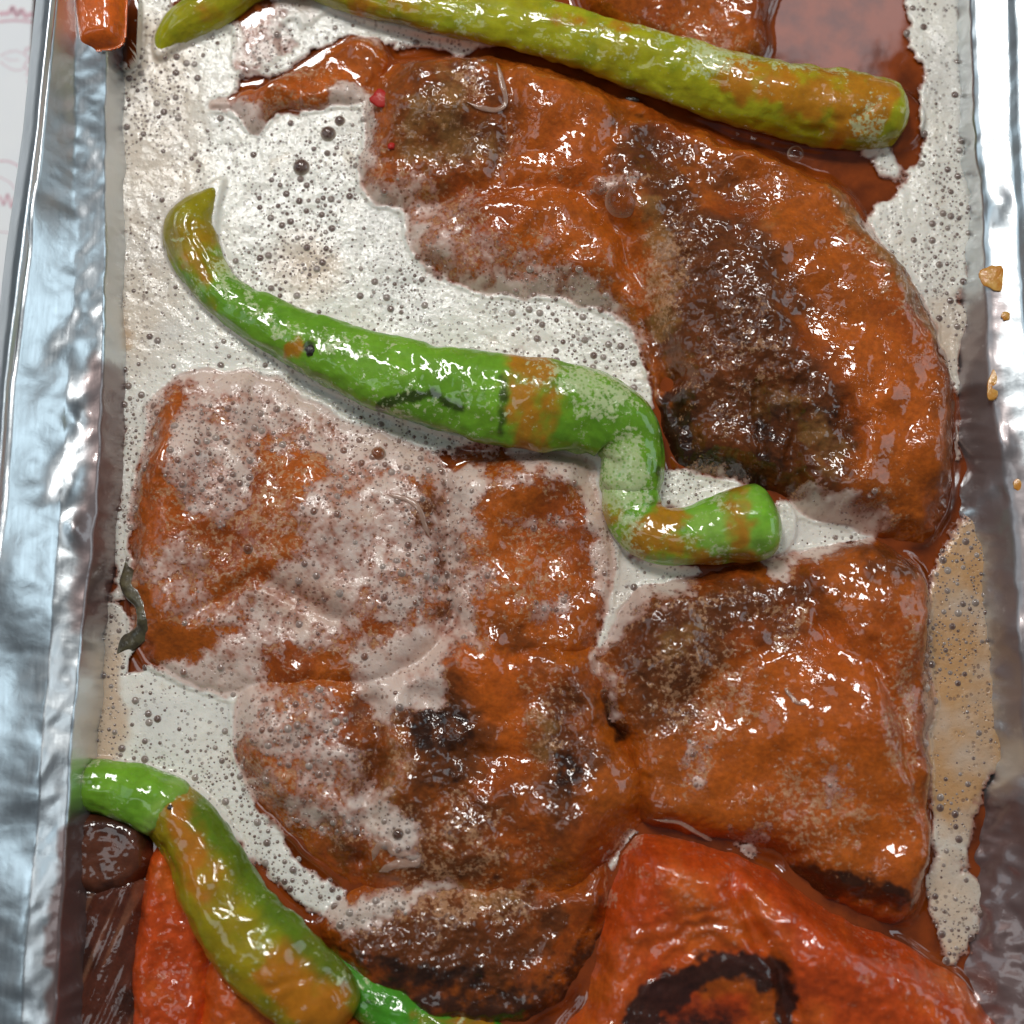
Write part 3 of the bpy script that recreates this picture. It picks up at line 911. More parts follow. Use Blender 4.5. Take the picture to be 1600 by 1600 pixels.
meat('large glazed meat piece with dark char patches in the lower middle',
     [(360, 1180), (380, 1070), (480, 1020), (610, 1030), (700, 975), (800, 975), (915, 990), (960, 1060), (985, 1140), (1030, 1190), (1035, 1260), (975, 1330), (910, 1405), (760, 1420), (600, 1415),
      (480, 1350), (410, 1290)], 34, 50, 88, 7,
     shapes(bumpf(775, 1085, 80, 80, 0, 24), groove([(575, 1100), (590, 1200), (560, 1340)], 18, 24), bumpf(690, 1270, 90, 80, 0, 14), groove([(650, 1090), (700, 1180), (830, 1190)], 20, 14),
            groove([(880, 1080), (900, 1250)], 14, 8)))
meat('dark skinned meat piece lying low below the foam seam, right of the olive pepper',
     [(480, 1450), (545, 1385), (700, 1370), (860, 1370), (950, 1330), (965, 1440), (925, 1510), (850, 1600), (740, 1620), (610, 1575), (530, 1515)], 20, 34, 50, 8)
meat('smooth orange meat piece with flat sloping faces beside the right tan foam',
     [(945, 990), (985, 925), (1100, 885), (1230, 858), (1330, 836), (1405, 846), (1458, 900), (1470, 1000), (1466, 1150), (1476, 1250), (1462, 1360), (1446, 1438), (1400, 1445), (1300, 1405), (1240, 1360),
      (1150, 1325), (1020, 1300), (985, 1235), (958, 1150), (930, 1080)], 44, 66, 60, 9,
     shapes(bumpf(1350, 1080, 120, 220, 10, 26), groove([(1245, 930), (1200, 1010), (1060, 1100)], 16, 8), groove([(1355, 1010), (1400, 1120), (1440, 1260)], 10, 10), bumpf(1080, 1000, 90, 70, 0, 12),
            groove([(1250, 900), (1300, 1000)], 14, 10)), amp=0.8)

# ------------------------------------------------------------------ tomatoes and aubergine
T_RED = np.array(lin(194, 74, 24)); T_ORANGE = np.array(lin(204, 100, 32)); T_DEEP = np.array(lin(160, 54, 18))


def tomato_colour(seed, darkf=None, orangef=None):
    def c(X, Y):
        k = np.broadcast_to(T_RED, X.shape + (3,)).copy()
        k = mixc(k, T_ORANGE, sstep(-0.2, 0.8, fbm(X, Y, 80, 3, seed)) * 0.7)
        k = mixc(k, T_DEEP, sstep(0.0, 0.8, fbm(X, Y, 50, 4, seed + 2)) * 0.5)
        if orangef is not None: k = mixc(k, C_ORANGE, orangef.at(X, Y, 10) * 0.8)
        if darkf is not None: k = mixc(k, np.array(lin(40, 28, 26)), 0.94 * sstep(0.25, 0.85, darkf.at(X, Y, 16) + 0.24 * fbm(X, Y, 30, 4, 9, 0.65) * (darkf.at(X, Y, 16) > 0.02)))
        return k
    return c


def soft_relief(seed, a=1.0):
    return lambda X, Y, D: a * (8 * fbm(X, Y, 120, 2, seed) + 3.0 * fbm(X, Y, 40, 3, seed + 1) + 1.0 * fbm(X, Y, 14, 2, seed + 2))


charF = Field(80)
charF.L([(1000, 1610), (1036, 1552), (1090, 1524), (1150, 1508), (1195, 1522), (1220, 1560), (1230, 1610), (1235, 1680)], 24, 1.0, 0.55)
charF.E(1090, 1640, 90, 70, 0, 0.75).E(1300, 1600, 30, 14, 0, 0.2)
charO = Field(80).L([(1110, 1550), (1160, 1535), (1195, 1550), (1205, 1620)], 18, 1.0).L([(950, 1500), (1060, 1460), (1160, 1450)], 24, 0.5)


def ring_lines(X, Y, D):
    x, y = W(1120, 1610, 70)
    r = np.hypot(X - x, (Y - y) * 1.15)
    return 1.5 * np.sin(r / 4.6 + 4.5 * fbm(X, Y, 60, 3, 5)) * sstep(90, 120, r) * sstep(240, 170, r) * sstep(1200, 1150, X)


t1 = slab('tomato_half', [(1005, 1302), (1090, 1315), (1180, 1345), (1245, 1385), (1330, 1440), (1440, 1488), (1545, 1560), (1560, 1700), (905, 1700), (918, 1560), (935, 1480), (950, 1400), (980, 1330)],
          60, 84, 52, M['tomato'], tomato_colour(31, charF, charO), soft_relief(31), 31, is_bare=True,
          shape=lambda X, Y, D: ring_lines(X, Y, D) + bumpf(1330, 1530, 120, 50, 30, 26)(X, Y) + bumpf(1060, 1380, 90, 60, 0, 10)(X, Y)
          + groove([(1150, 1380), (1175, 1450), (1215, 1520), (1250, 1620)], 16, 22)(X, Y) - 26 * np.exp(-((X - W(1100, 1620, 70)[0]) / 110) ** 2 - ((Y - W(1100, 1620, 70)[1]) / 80) ** 2))
tag(t1, 'roasted tomato half with a blackened core in the bottom right corner', 'tomato', 'roasted tomato pieces')
t2 = slab('tomato_piece', [(232, 1330), (262, 1310), (300, 1380), (330, 1480), (320, 1700), (200, 1700), (198, 1500), (212, 1400)], 20, 34, 36, M['tomato'], tomato_colour(33), soft_relief(33), 33, is_bare=True)
tag(t2, 'long dark red tomato piece left of the olive pepper', 'tomato', 'roasted tomato pieces')
t3 = slab('tomato_piece', [(312, 1530), (340, 1490), (400, 1530), (470, 1560), (560, 1590), (580, 1700), (295, 1700), (302, 1590)], 40, 50, 36, M['tomato'],
          lambda X, Y: mixc(tomato_colour(35)(X, Y), C_BRIGHT, np.full(X.shape, .4)), soft_relief(35), 35, is_bare=True)
tag(t3, 'orange tomato piece under the olive pepper at the bottom edge', 'tomato', 'roasted tomato pieces')
t4 = slab('tomato_piece', [(106, -60), (184, -60), (192, 10), (186, 58), (150, 70), (116, 68), (106, 20)], 100, 108, 30, M['tomato'],
          lambda X, Y: mixc(tomato_colour(37)(X, Y), np.array(lin(214, 104, 28)), np.full(X.shape, .75)), soft_relief(37, 0.3), 37, ragged=0.2, cut=-3, base=78.0, is_bare=True, depth=76, froth=False, profile=2.6)
tag(t4, 'orange vegetable piece lying over the left foil rim at the top corner', 'vegetable')
A_B = np.array(lin(96, 52, 34)); A_D = np.array(lin(58, 28, 18))
a1 = slab('aubergine_piece', [(104, 1290), (150, 1262), (215, 1268), (244, 1310), (236, 1370), (180, 1402), (110, 1390)], 20, 42, 30, M['tomato'],
          lambda X, Y: mixc(np.broadcast_to(A_B, X.shape + (3,)), A_D, sstep(-0.4, 0.6, fbm(X, Y, 40, 3, 51))), soft_relief(51, 0.6), 51, is_bare=True, froth=False)
tag(a1, 'brown aubergine chunk under the pepper stem by the left foil wall', 'aubergine')
a2 = slab('aubergine_piece', [(95, 1390), (150, 1362), (226, 1360), (225, 1500), (225, 1700), (80, 1700)], 12, 30, 36, M['tomato'],
          lambda X, Y: mixc(np.broadcast_to(np.array(lin(88, 44, 30)), X.shape + (3,)), A_D, sstep(-0.3, 0.5, fbm(X, Y, 60, 3, 53))) * 1.0 + np.array(lin(120, 84, 62)) * 0.55 * sstep(0.25, 0.75, fbm(X * 1.0 + Y * 0.42, Y * 0.06, 11, 2, 55))[..., None],  # pale slanted streaks over mottled brown
          lambda X, Y, D: 1.6 * fbm(X + Y * 0.42, Y * 0.08, 14, 2, 55) + 4 * fbm(X, Y, 80, 2, 54), 53, is_bare=True, froth=False)
tag(a2, 'dark brown aubergine strip with pale streaks in the bottom left corner', 'aubergine')

# ------------------------------------------------------------------ peppers
P_GREEN = np.array(lin(114, 162, 40)); P_DGREEN = np.array(lin(72, 122, 26)); P_LIME = np.array(lin(166, 164, 26)); P_OLIVE = np.array(lin(150, 128, 16))
P_SAUCE = np.array(lin(184, 104, 22)); P_PALE = np.array(lin(172, 184, 110))


def tube(name, path, mat, colfn, seed, parent=None, segs=72, flat=0.82, step=2.6, lobes=0.05, froth_s=1.0, write=True):
    """path: rows of photo u, v, centre height z, radius"""
    p = np.asarray(path, float)
    x, y = W(p[:, 0], p[:, 1], p[:, 2])
    q = crom(np.stack([x, y, p[:, 2], p[:, 3]], 1), step)
    # round the ends
    d = np.concatenate([[0], np.cumsum(np.linalg.norm(np.diff(q[:, :3], axis=0), axis=1))])
    for k in range(6): q[1:-1, :3] = 0.25 * q[:-2, :3] + 0.5 * q[1:-1, :3] + 0.25 * q[2:, :3]
    Lq = d[-1]
    r0, r1 = q[0, 3], q[-1, 3]
    r = q[:, 3] * np.sqrt(np.clip(1 - (1 - np.clip(d / (r0 * 0.8 + 1e-6), 0, 1)) ** 2.4, 0, 1)) * np.sqrt(np.clip(1 - (1 - np.clip((Lq - d) / (r1 * 0.8 + 1e-6), 0, 1)) ** 2.4, 0, 1))
    r = np.maximum(r, 0.3)
    tan_ = np.gradient(q[:, :3], axis=0); tan_ /= np.linalg.norm(tan_, axis=1, keepdims=True) + 1e-9
    side = np.stack([-tan_[:, 1], tan_[:, 0], np.zeros(len(q))], 1); side /= np.linalg.norm(side, axis=1, keepdims=True) + 1e-9
    up = np.cross(side, tan_); up *= np.sign(up[:, 2:3] + 1e-9)
    th = np.linspace(0, 2 * math.pi, segs, endpoint=False)
    TH, DD = np.meshgrid(th, d)
    irr = 1 + lobes * np.cos(3 * TH + 1.3 + 0.006 * DD) + 0.05 * fbm(DD, TH * 40 + 500 * seed, 70, 2, seed) + 0.035 * fbm(DD, TH * 50, 26, 2, seed + 1) + 0.016 * fbm(DD * 0.35, TH * 60, 9, 2, seed + 2) - 0.06 * np.exp(-((np.sin(TH - 1.2 - 0.5 * fbm(DD, DD * 0, 90, 2, seed + 3)) - 0.35) / 0.12) ** 2) * sstep(-0.2, 0.5, fbm(DD, DD * 0 + 40, 80, 2, seed + 4))
    RR = r[:, None] * irr
    V = q[:, None, :3] + side[:, None] * (RR * np.cos(TH))[..., None] + up[:, None] * (RR * np.sin(TH) * flat)[..., None]
    C, F = colfn(DD / Lq, TH, V[..., 0], V[..., 1], V[..., 2])
    n, m = V.shape[:2]
    idx = np.arange(n * m).reshape(n, m)
    nx = np.roll(idx, -1, 1)
    f = np.stack([idx[:-1], nx[:-1], nx[1:], idx[1:]], -1).reshape(-1, 4)
    co = V.reshape(-1, 3)
    co = np.concatenate([co, q[:1, :3], q[-1:, :3]])
    c0, c1 = n * m, n * m + 1
    caps = np.concatenate([np.stack([nx[0], idx[0], np.full(m, c0)], 1), np.stack([idx[-1], nx[-1], np.full(m, c1)], 1)])
    C = C.reshape(-1, 3); F = F.reshape(-1)
    C = np.concatenate([C, C[:1], C[-1:]]); F = np.concatenate([F, F[:1], F[-1:]])
    o = mesh_obj(name, to_m(co[:, 0], co[:, 1], co[:, 2]), [f, caps], mat, parent, attrs={'col': C, 'froth': F, 'wet': np.ones(len(F))})
    if write:
        for k in range(0, len(q), 2):
            cx, cy, cz, rr = q[k, 0], q[k, 1], q[k, 2], r[k]
            i0, i1 = int((cx - rr - hax[0]) / HS), int((cx + rr - hax[0]) / HS) + 2
            j0, j1 = int((cy - rr - hax[0]) / HS), int((cy + rr - hax[0]) / HS) + 2
            i0, j0 = max(i0, 0), max(j0, 0)
            if i1 <= i0 or j1 <= j0: continue
            hx, hy = HX[j0:j1, i0:i1], HY[j0:j1, i0:i1]
            d2 = rr * rr - (hx - cx) ** 2 - (hy - cy) ** 2
            z = np.where(d2 > 0, cz + flat * np.sqrt(np.maximum(d2, 0)), -120)
            upm = (z > H[j0:j1, i0:i1])
            H[j0:j1, i0:i1] = np.where(upm, z, H[j0:j1, i0:i1])
            TUB[j0:j1, i0:i1] |= upm & (z > 8)
    return o


def band(t, a, b, s=0.02):
    return sstep(a - s, a + s, t) * (1 - sstep(b - s, b + s, t))


def pepper_colour(base, alt, sauceF, frothFld, darkF=None, seed=0, altamt=0.6, tip=None):
    def fn(t, th, x, y, z):
        c = np.broadcast_to(base, t.shape + (3,)).copy()
        c = mixc(c, alt, sstep(-0.3, 0.7, fbm(x, y, 80, 3, seed)) * altamt)
        c = mixc(c, P_DGREEN, sstep(0.2, 0.9, fbm(x, y, 36, 3, seed + 1)) * 0.3)
        s = sauceF.at(x, y, 12); s = sstep(0.15, 0.95, s + 0.50 * fbm(x, y, 36, 4, seed + 2, 0.6) * (s > 0.02))
        c = mixc(c, P_SAUCE, s * 0.8)
        if darkF is not None:
            dk = darkF.at(x, y, 5); c = mixc(c, np.array(lin(40, 44, 16)), sstep(0.3, 0.7, dk + 0.25 * fbm(x, y, 14, 3, seed + 4) * (dk > 0.02)) * 0.85)
        if tip is not None: c = mixc(c, tip, 0.85 * (1 - sstep(0.13, 0.24, t + 0.05 * fbm(x, y, 30, 3, seed + 8))))
        f = np.maximum(0.85 * frothFld.at(x, y, 14), 0.20 + 0.24 * fbm(x, y, 50, 3, seed + 6))
        return c, f
    return fn


PG = 'cooked long green peppers'
sau1 = Field(60).P([(1110, 120), (1200, 95), (1380, 120), (1400, 190), (1330, 215), (1210, 165), (1130, 150)], 14, 0.95).E(900, 120, 60, 12, 15, 0.4).L([(560, 0), (640, 8)], 14, 0.7).L([(870, 30), (960, 50)], 14, 0.4).E(330, 10, 30, 20, 0, .5)
fr1 = Field(60).E(1110, 95, 60, 40, 0, .85).E(1060, 60, 100, 20, 10, .7).E(1370, 190, 40, 50, 0, .7).L([(1130, 80), (1250, 95), (1400, 120)], 14, .75).E(290, 40, 30, 40, 0, .4).E(900, 80, 200, 30, 12, .35)
pp = empty('green_pepper'); tag(pp, 'long yellow-green pepper crossing the top of the tray', 'pepper', PG)
tube('body', [(250, 92, 6, 7), (258, 66, 12, 20), (285, 38, 16, 32), (330, 10, 20, 36), (400, -36, 24, 38), (480, -40, 28, 40), (560, -14, 32, 40), (660, 8, 36, 41), (780, 30, 40, 43), (880, 54, 40, 46), (980, 84, 40, 49),
              (1080, 115, 40, 54), (1180, 143, 38, 58), (1270, 162, 36, 62), (1350, 174, 32, 62), (1398, 178, 28, 54), (1418, 180, 26, 40)],
     M['pepper'], pepper_colour(P_LIME, P_OLIVE, sau1, fr1, None, 61, 0.5), 61, pp)
sau2 = Field(70).P([(800, 560), (865, 560), (862, 690), (800, 690)], 24, 1.0).P([(255, 350), (330, 310), (330, 360), (320, 450), (285, 400)], 22, 1.0).L([(1050, 800), (1010, 840)], 18, .95, 0.9).L([(1150, 765), (1165, 880)], 17, .95, 0.9) \
    .L([(1040, 860), (1120, 880)], 14, .8).E(470, 545, 12, 16, 0, 0.8).E(960, 790, 25, 30, 0, .8)
fr2 = Field(70).E(930, 610, 80, 60, 0, .80).E(850, 600, 50, 60, 0, .5).L([(360, 450), (440, 505), (560, 545)], 24, .55).E(360, 420, 35, 60, 0, .75).L([(620, 640), (760, 670)], 26, .5).E(980, 740, 50, 70, 0, .95).E(980, 830, 40, 40, 0, .7).E(1090, 850, 40, 30, 0, .5) \
    .E(650, 600, 160, 40, 10, .40)
dk2 = Field(70).L([(595, 632), (680, 625), (720, 640)], 7, .9).E(486, 548, 10, 10, 0, 1).E(785, 640, 12, 50, 0, .6).L([(1030, 690), (1028, 750)], 14, .4)
pp = empty('green_pepper'); tag(pp, 'bright green pepper with bent tip and curled stem in the middle', 'pepper', PG)
tube('body', [(352, 280, 6, 4), (330, 306, 12, 18), (300, 345, 16, 40), (300, 385, 18, 42), (326, 436, 20, 35), (364, 474, 22, 35), (420, 505, 28, 42), (500, 545, 36, 50), (600, 582, 44, 59), (700, 608, 50, 65), (780, 624, 54, 69),
              (860, 632, 54, 70), (925, 642, 52, 66), (972, 664, 46, 58), (990, 706, 38, 50), (988, 750, 32, 48), (986, 790, 28, 42)],
     M['pepper'], pepper_colour(P_GREEN, P_DGREEN, sau2, fr2, dk2, 63, 0.35, P_OLIVE), 63, pp)
tube('stem', [(990, 735, 28, 38), (986, 775, 28, 44), (994, 810, 28, 45), (1024, 834, 34, 44), (1070, 838, 42, 45), (1125, 828, 48, 52), (1170, 820, 50, 60), (1200, 815, 48, 56), (1218, 812, 46, 44)],
     M['pepper'], pepper_colour(np.array(lin(118, 172, 44)), P_PALE, sau2, fr2, dk2, 65, 0.25), 65, pp, lobes=0.03)
sau3 = Field(50).P([(265, 1255), (310, 1260), (330, 1330), (300, 1330), (270, 1290)], 10, 0.8).P([(420, 1480), (500, 1470), (540, 1560), (540, 1620), (440, 1560), (390, 1520)], 16, 1.0).E(330, 1360, 30, 60, -20, .5)
fr3 = Field(50).L([(135, 1195), (160, 1190)], 8, .7).E(370, 1430, 50, 60, 0, .2).L([(125, 1200), (130, 1250)], 8, .8)
gr3 = Field(50)
pp = empty('green_pepper'); tag(pp, 'olive pepper with a bright green stem end in the lower left', 'pepper', PG)


def olive_fn(t, th, x, y, z):
    c, f = pepper_colour(P_OLIVE, P_LIME, sau3, fr3, None, 67, 0.5)(t, th, x, y, z)
    side = np.cos(th)
    g = Field(50).L([(330, 1265), (400, 1360), (440, 1430), (520, 1490), (600, 1540)], 26, 1.0, 0.5).at(x, y, 8)
    return mixc(c, P_DGREEN * 0.9, g * 0.8), f


tube('body', [(238, 1252, 28, 44), (262, 1264, 30, 46), (290, 1292, 32, 50), (318, 1340, 36, 54), (346, 1400, 40, 60), (384, 1460, 46, 66), (440, 1515, 50, 68), (500, 1560, 46, 60), (540, 1600, 36, 40)], M['pepper'], olive_fn, 67, pp)
tube('stem', [(122, 1224, 24, 34), (140, 1226, 25, 40), (190, 1236, 27, 42), (236, 1252, 30, 45), (262, 1264, 31, 46), (282, 1282, 30, 40)], M['pepper'],
     pepper_colour(P_GREEN, P_PALE, Field(50), fr3, Field(50).E(268, 1262, 8, 10, 0, .8), 69, 0.3), 69, pp, lobes=0.02)
pp = empty('green_pepper'); tag(pp, 'dark green pepper end emerging under the olive pepper at the bottom', 'pepper', PG)
tube('body', [(500, 1498, 6, 22), (540, 1530, 8, 34), (600, 1570, 10, 44), (690, 1612, 10, 48), (790, 1660, 6, 44), (850, 1690, 2, 30)], M['pepper'],
     pepper_colour(np.array(lin(74, 150, 36)), P_DGREEN, Field(50).L([(640, 1600), (760, 1610)], 10, .7), Field(50), Field(50).L([(540, 1560), (600, 1575), (640, 1540)], 3, .5), 71, 0.6), 71, pp)

# ------------------------------------------------------------------ broth
BS = 4.0
bxa = np.arange(130, 1580, BS); bya = np.arange(-190, 1800, BS)
BX, BY = np.meshgrid(bxa, bya)
hb = hsamp(H, BX, BY)


near = blur((hb > 0).astype(float), 8)
BZ = 9.0 * sstep(0.05, 0.6, near) + 0.3 * fbm(BX, BY, 160, 2, 80)
idx = np.arange(BX.size).reshape(BX.shape)
bf = np.stack([idx[:-1, :-1], idx[1:, :-1], idx[1:, 1:], idx[:-1, 1:]], -1).reshape(-1, 4)
broth = mesh_obj('broth', to_m(BX.ravel(), BY.ravel(), BZ.ravel()), bf, M['broth'])
tag(broth, 'dark red-brown oily broth pooled around the food', 'broth')

# ------------------------------------------------------------------ foam
fx = HX; fy = HY
deep = sstep(7, -5, HM)                                    # foam floating on the broth, not on a solid
wide = Field(8); wide.F = blur(foamF.F, 7)
cov = foamF.at(fx, fy, 11) * deep + wide.at(fx, fy, 16) * (1 - deep)
rag = (0.24 - 0.04 * deep) * fbm(fx, fy, 46, 4, 90, 0.65) + (0.24 - 0.17 * deep) * fbm(0.8 * fx + 0.6 * fy, 0.8 * fy - 0.6 * fx, 13, 3, 92, 0.7)
covn = cov + rag * sstep(0.02, 0.4, cov) - 0.12 * rag
on_pep = blur(PEP.astype(float), 1)
covn = covn - 0.9 * sstep(0.3, 0.8, on_pep)
keepm = (covn > 0.32) & (fx > 128) & (fx < 1575) & (fy > -170)
ii_ = np.clip((fx - bxa[0]) / BS, 0, len(bxa) - 1).round().astype(int); jj_ = np.clip((fy - bya[0]) / BS, 0, len(bya) - 1).round().astype(int)
level = np.maximum(blur(BZ[jj_, ii_], 2), 4.0)
Hs = blur(np.maximum(HM, -4), 2)
rise = 7.0 * sstep(0.1, 0.9, blur(TUB.astype(float), 5))
thick = sstep(0.32, 0.98, covn)
thick = np.clip(thick * (0.55 + 0.45 * deep) + 0.15 * deep * thick, 0, 1)
ZF = np.maximum(Hs, level + 1.0) + 0.6 + (1.4 + 2.2 * deep) * sstep(0.4, 0.9, covn) + deep * (2.0 * fbm(fx, fy, 60, 3, 95) + rise)
ZF = np.where(covn < 0.36, np.maximum(Hs + 0.1, level + 0.35), ZF)
tintF = Field(8).P([(1455, 780), (1570, 780), (1580, 1270), (1440, 1270)], 30, 0.9).E(480, 410, 50, 50, 0, .45).E(190, 520, 16, 60, 0, .7).P([(135, 950), (185, 950), (190, 1180), (125, 1190)], 14, .6).E(1480, 520, 30, 60, 0, .4) \
    .E(960, 900, 30, 60, 0, .35).E(480, 940, 70, 40, 0, .4).P([(1450, 1350), (1530, 1350), (1520, 1500), (1450, 1480)], 15, .5).E(660, 270, 70, 30, 0, .5).P([(180, 80), (300, 80), (280, 500), (180, 560)], 40, .3)
used, idx, f, cell = grid_faces(keepm)
own = OWN.copy(); own[HM < 4] = np.array(lin(96, 46, 24))
foam = mesh_obj('foam', to_m(fx[used], fy[used], ZF[used]), f, M['foam'],
                attrs={'thick': thick[used], 'tint': tintF.at(fx, fy, 12)[used], 'under': own[used]})
tag(foam, 'frothy off-white foam of fine bubbles over the broth and meat', 'foam', kind='stuff')

# bubbles: small domes, dark in the middle where the broth shows through
def domes(pts, rad, zz, cin, cout, alpha_in, rings=3, segs=10, squash=0.62, rim=(1.0, 0.25)):
    n = len(pts)
    th = np.linspace(0, 2 * math.pi, segs, endpoint=False)
    ph = np.linspace(0, math.pi / 2, rings + 1)[:-1]
    base = [(math.cos(a) * math.cos(t), math.cos(a) * math.sin(t), math.sin(a) * squash) for a in ph for t in th] + [(0, 0, squash)]
    base = np.array(base)
    m = len(base)
    V = pts[:, None, :] * np.array([1, 1, 0]) + base[None] * rad[:, None, None]
    V[..., 2] += zz[:, None]
    fq = []
    for r in range(rings - 1):
        for s in range(segs):
            fq.append((r * segs + s, r * segs + (s + 1) % segs, (r + 1) * segs + (s + 1) % segs, (r + 1) * segs + s))
    ft = [((rings - 1) * segs + s, (rings - 1) * segs + (s + 1) % segs, m - 1) for s in range(segs)]
    off = (np.arange(n) * m)[:, None, None]
    FQ = (np.array(fq)[None] + off).reshape(-1, 4)[:, ::-1]; FT = (np.array(ft)[None] + off).reshape(-1, 3)[:, ::-1]
    w = np.array([v for k in range(rings) for v in [rim[k] if k < len(rim) else 0.0] * segs] + [0.0])
    C = cin[:, None] * (1 - w)[None, :, None] + cout[:, None] * w[None, :, None]
    A = np.broadcast_to((alpha_in * (1 - w) + 0.9 * w)[None], (n, m))
    return V.reshape(-1, 3), [FQ, FT], C.reshape(-1, 3), A.reshape(-1)


def bubbles(n, rmin, rmax, power, seed, where):
    g = np.random.default_rng(seed)
    px = g.uniform(150, 1560, n * 6); py = g.uniform(-60, 1650, n * 6)
    k = where(px, py) > g.random(n * 6)
    px, py = px[k][:n], py[k][:n]
    r = rmin * (1 + g.pareto(power, len(px))); r = np.minimum(r, rmax)
    return px, py, r


covS = np.where(keepm & ~TUB, thick, 0)
pool = 0.10 + 0.90 * sstep(-0.2, 0.5, fbm(HX, HY, 110, 3, 97))
px, py, r = bubbles(9000, 1.2, 6.5, 2.2, 11, lambda x, y: hsamp((covS > 0.2) * pool, x, y))
# keep them apart
order = np.argsort(-r); px, py, r = px[order], py[order], r[order]
grid = {}; keep = []
for i in range(len(px)):
    c = (int(px[i] // 16), int(py[i] // 16)); ok = True
    for a in (-1, 0, 1):
        for b in (-1, 0, 1):
            for j in grid.get((c[0] + a, c[1] + b), ()):
                if (px[i] - px[j]) ** 2 + (py[i] - py[j]) ** 2 < (r[i] + r[j]) ** 2 * 0.95: ok = False; break
            if not ok: break
        if not ok: break
    if ok: grid.setdefault(c, []).append(i); keep.append(i)
px, py, r = px[keep], py[keep], r[keep]
zz = hsamp(ZF, px, py) - 0.15 * r
g = np.random.default_rng(5)
und = hsamp(own, px, py)
cin = und * 0.35 + np.array(lin(104, 84, 78)) * 0.65
tone = g.uniform(0, 1, (len(px), 1)) ** 1.5
cin = cin * (1 - 0.6 * tone) + np.array(lin(196, 184, 172)) * 0.6 * tone
cout = np.broadcast_to(np.array(lin(222, 214, 204)), cin.shape)
V, F, C, A = domes(np.stack([px, py, 0 * px], 1), r, zz, cin, cout, 0.85)
bub = mesh_obj('bubbles', to_m(V[:, 0], V[:, 1], V[:, 2]), F, M['bubble'], foam, attrs={'col': C, 'alpha': A})
tag(bub, kind='stuff')

BG = 'large clear bubbles in the froth'
for (u, v, rr, lab) in [(972, 314, 27, 'largest amber bubble on top of the big curved meat piece'), (471, 261, 14, 'dark clear bubble alone in the grey foam left of the tan meat'),
                        (513, 209, 13, 'clear bubble in a cluster beside the tan meat corner'), (1243, 240, 13, 'clear round bubble below the yellow-green pepper end'),
                        (591, 709, 12, 'reddish bubble in the foam below the green pepper'), (622, 1303, 9, 'brown bubble in the white foam triangle'),
                        (945, 1088, 11, 'grey bubble in the dark gap between two meat pieces'), (938, 294, 11, 'amber bubble just left of the largest bubble'),
                        (388, 857, 8, 'dark red bubble on the left meat piece froth'), (531, 189, 9, 'small clear bubble above the foam cluster near the tan meat')]:
    x, y = W(u, v, 30)
    for _ in range(3):
        z = float(hsamp(np.maximum(np.where(keepm, ZF, H), H), x, y)); x, y = W(u, v, z)
    V, F, C, A = domes(np.array([[float(x), float(y), 0.0]]), np.array([float(rr)]), np.array([z - 0.1 * rr]), hsamp(own, np.array([x]), np.array([y])) * 0.6 + 0.01, np.array([lin(214, 196, 176)]), 0.30 if u > 900 else 0.78, rings=8, segs=28, squash=0.9, rim=(1.0, 0.8, 0.5, 0.25, 0.1))
    ph = np.repeat(np.linspace(0, math.pi / 2, 9)[:-1], 28)
    b = mesh_obj('bubble', to_m(V[:, 0], V[:, 1], V[:, 2]), F, M['bubble'], None, attrs={'col': C, 'alpha': A})
    tag(b, lab, 'bubble', BG)

# ------------------------------------------------------------------ small things
def blob(name, u, v, rx, ry, h, mat, seed, label, cat, group=None, rot=0, z=None, dz=0.0):
    x, y = W(u, v, 40 if z is None else z)
    if z is None:
        for _ in range(3):
            z = float(hsamp(np.maximum(np.where(keepm, ZF, 0), H), x, y)); x, y = W(u, v, z)
    nu, nv = 28, 10
    th = np.linspace(0, 2 * math.pi, nu, endpoint=False); ph = np.linspace(-math.pi / 2, math.pi / 2, nv)
    TH, PH = np.meshgrid(th, ph)
    irr = 1 + 0.22 * fbm(np.cos(TH) * 30 + seed * 50, np.sin(TH) * 30 + PH * 8, 22, 3, seed)
    c, s = math.cos(math.radians(rot)), math.sin(math.radians(rot))
    a = rx * np.cos(TH) * np.cos(PH) * irr; b = ry * np.sin(TH) * np.cos(PH) * irr
    V = np.stack([x + c * a - s * b, y + s * a + c * b, z + dz + h * np.sin(PH)], -1)
    idx = np.arange(nu * nv).reshape(nv, nu); nx = np.roll(idx, -1, 1)
    f = np.stack([idx[:-1], nx[:-1], nx[1:], idx[1:]], -1).reshape(-1, 4)[:, ::-1]
    o = mesh_obj(name, to_m(V[..., 0].ravel(), V[..., 1].ravel(), V[..., 2].ravel()), f, mat)
    return tag(o, label, cat, group)


blob('pepper_flake', 597, 153, 18, 15, 4, M['red_bit'], 1, 'bright red pepper bit on the tan meat corner', 'pepper bit', rot=20)
blob('pepper_flake', 611, 229, 6, 6, 4, M['red_bit'], 2, 'tiny red speck below the bright red pepper bit', 'pepper bit')
blob('crumb', 486, 548, 9, 9, 7, M['black_bit'], 3, 'black crumb on the bright green pepper', 'crumb')
blob('crumb', 988, 156, 12, 6, 5, M['black_bit'], 4, 'black crumb at the edge below the yellow-green pepper', 'crumb')
blob('crumb', 266, 1263, 5, 5, 4, M['black_bit'], 5, 'tiny black speck at the green pepper stem joint', 'crumb')
SG = 'sauce drops on the right foil rim'
blob('sauce_drop', 1556, 433, 25, 22, 2.6, M['sauce'], 6, 'largest round orange sauce drop on the right rim', 'sauce drop', SG, z=74, rot=0)
blob('sauce_drop', 1572, 494, 8, 7, 1.8, M['sauce'], 7, 'smallest sauce drop below the round one on the right rim', 'sauce drop', SG, z=77)
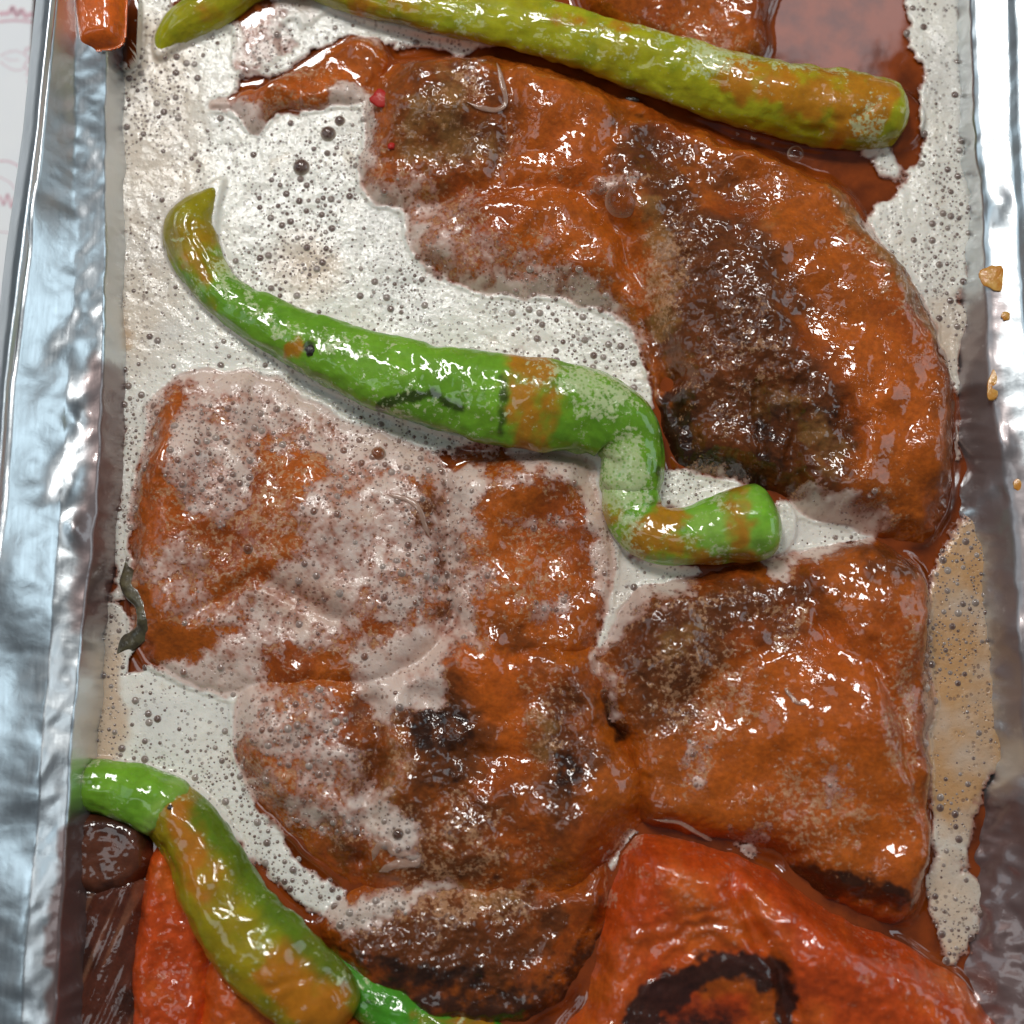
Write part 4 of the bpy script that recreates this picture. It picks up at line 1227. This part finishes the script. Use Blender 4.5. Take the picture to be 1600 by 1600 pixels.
blob('sauce_drop', 1556, 596, 15, 28, 2.4, M['sauce'], 8, 'long ragged sauce drop on the right rim', 'sauce drop', SG, z=70, rot=15)
blob('sauce_drop', 1597, 756, 14, 14, 2.4, M['sauce'], 9, 'sauce drop cut by the right edge of the photo', 'sauce drop', SG, z=72)


def strand(name, pts, r, mat, label, cat, flat=0.5, dz=1.0, group=None):
    p = np.asarray(pts, float)
    x, y = W(p[:, 0], p[:, 1], 40); z = None
    for _ in range(3):
        z = hsamp(np.maximum(np.where(keepm, ZF, 1.0), H), x, y); x, y = W(p[:, 0], p[:, 1], z)
    q = crom(np.stack([x, y, z + dz], 1), 3.0)
    q[:, 2] = np.maximum(q[:, 2], hsamp(np.maximum(np.where(keepm, ZF, 1.0), H), q[:, 0], q[:, 1]) + dz * 0.5)
    t = np.linspace(0, 1, len(q))
    rad = r * np.clip(np.minimum(t, 1 - t) * 6, 0.15, 1) * (1 + 0.25 * fbm(t * 200, t * 0, 40, 2, len(p)))
    d = np.gradient(q, axis=0); d /= np.linalg.norm(d, axis=1, keepdims=True) + 1e-9
    sd = np.stack([-d[:, 1], d[:, 0], 0 * d[:, 0]], 1); sd /= np.linalg.norm(sd, axis=1, keepdims=True) + 1e-9
    m = 10
    th = np.linspace(0, 2 * math.pi, m, endpoint=False)
    V = q[:, None] + sd[:, None] * (rad[:, None] * np.cos(th))[..., None] + np.array([0, 0, 1.0]) * (rad[:, None] * flat * np.sin(th))[..., None]
    idx = np.arange(len(q) * m).reshape(-1, m); nx = np.roll(idx, -1, 1)
    f = np.stack([idx[:-1], nx[:-1], nx[1:], idx[1:]], -1).reshape(-1, 4)
    o = mesh_obj(name, to_m(V[..., 0].ravel(), V[..., 1].ravel(), V[..., 2].ravel()), [f, np.array([list(range(m))[::-1]]), np.array([[len(q) * m - m + k for k in range(m)]])], mat)
    return tag(o, label, cat, group)


OG = 'thin onion shreds on the meat'
strand('onion_shred', [(604, 772), (640, 782), (656, 798), (664, 822), (672, 840)], 4.5, M['onion'], 'thin pale onion shred curving over the brown meat corner', 'onion', group=OG)
strand('onion_shred', [(582, 1345), (592, 1322), (606, 1318), (614, 1330), (640, 1336)], 6, M['onion'], 'glassy onion shred below the white foam triangle', 'onion', group=OG)
strand('onion_shred', [(592, 1362), (620, 1350), (650, 1348), (658, 1338)], 6, M['onion'], 'curved onion shred lowest in the browned lower meat', 'onion', group=OG)
strand('onion_shred', [(1225, 1075), (1238, 1090), (1246, 1098), (1262, 1100)], 3.0, M['onion'], 'short pale thread on the smooth orange meat', 'onion', group=OG)
strand('onion_shred', [(1020, 1280), (1060, 1284), (1090, 1300), (1120, 1318)], 4, M['onion'], 'pale shred in the broth above the tomato half', 'onion', group=OG)
strand('onion_shred', [(776, 100), (784, 130), (790, 160), (776, 172), (750, 168), (730, 160)], 4.5, M['onion'], 'onion loop on the browned corner of the big meat', 'onion', group=OG)
strand('herb_strip', [(196, 876), (204, 916), (222, 946), (226, 980), (208, 1000), (196, 1006), (180, 1026)], 14, M['herb'], 'dark herb strip in the foam beside the left meat piece', 'herb', flat=0.3, dz=-1.5)
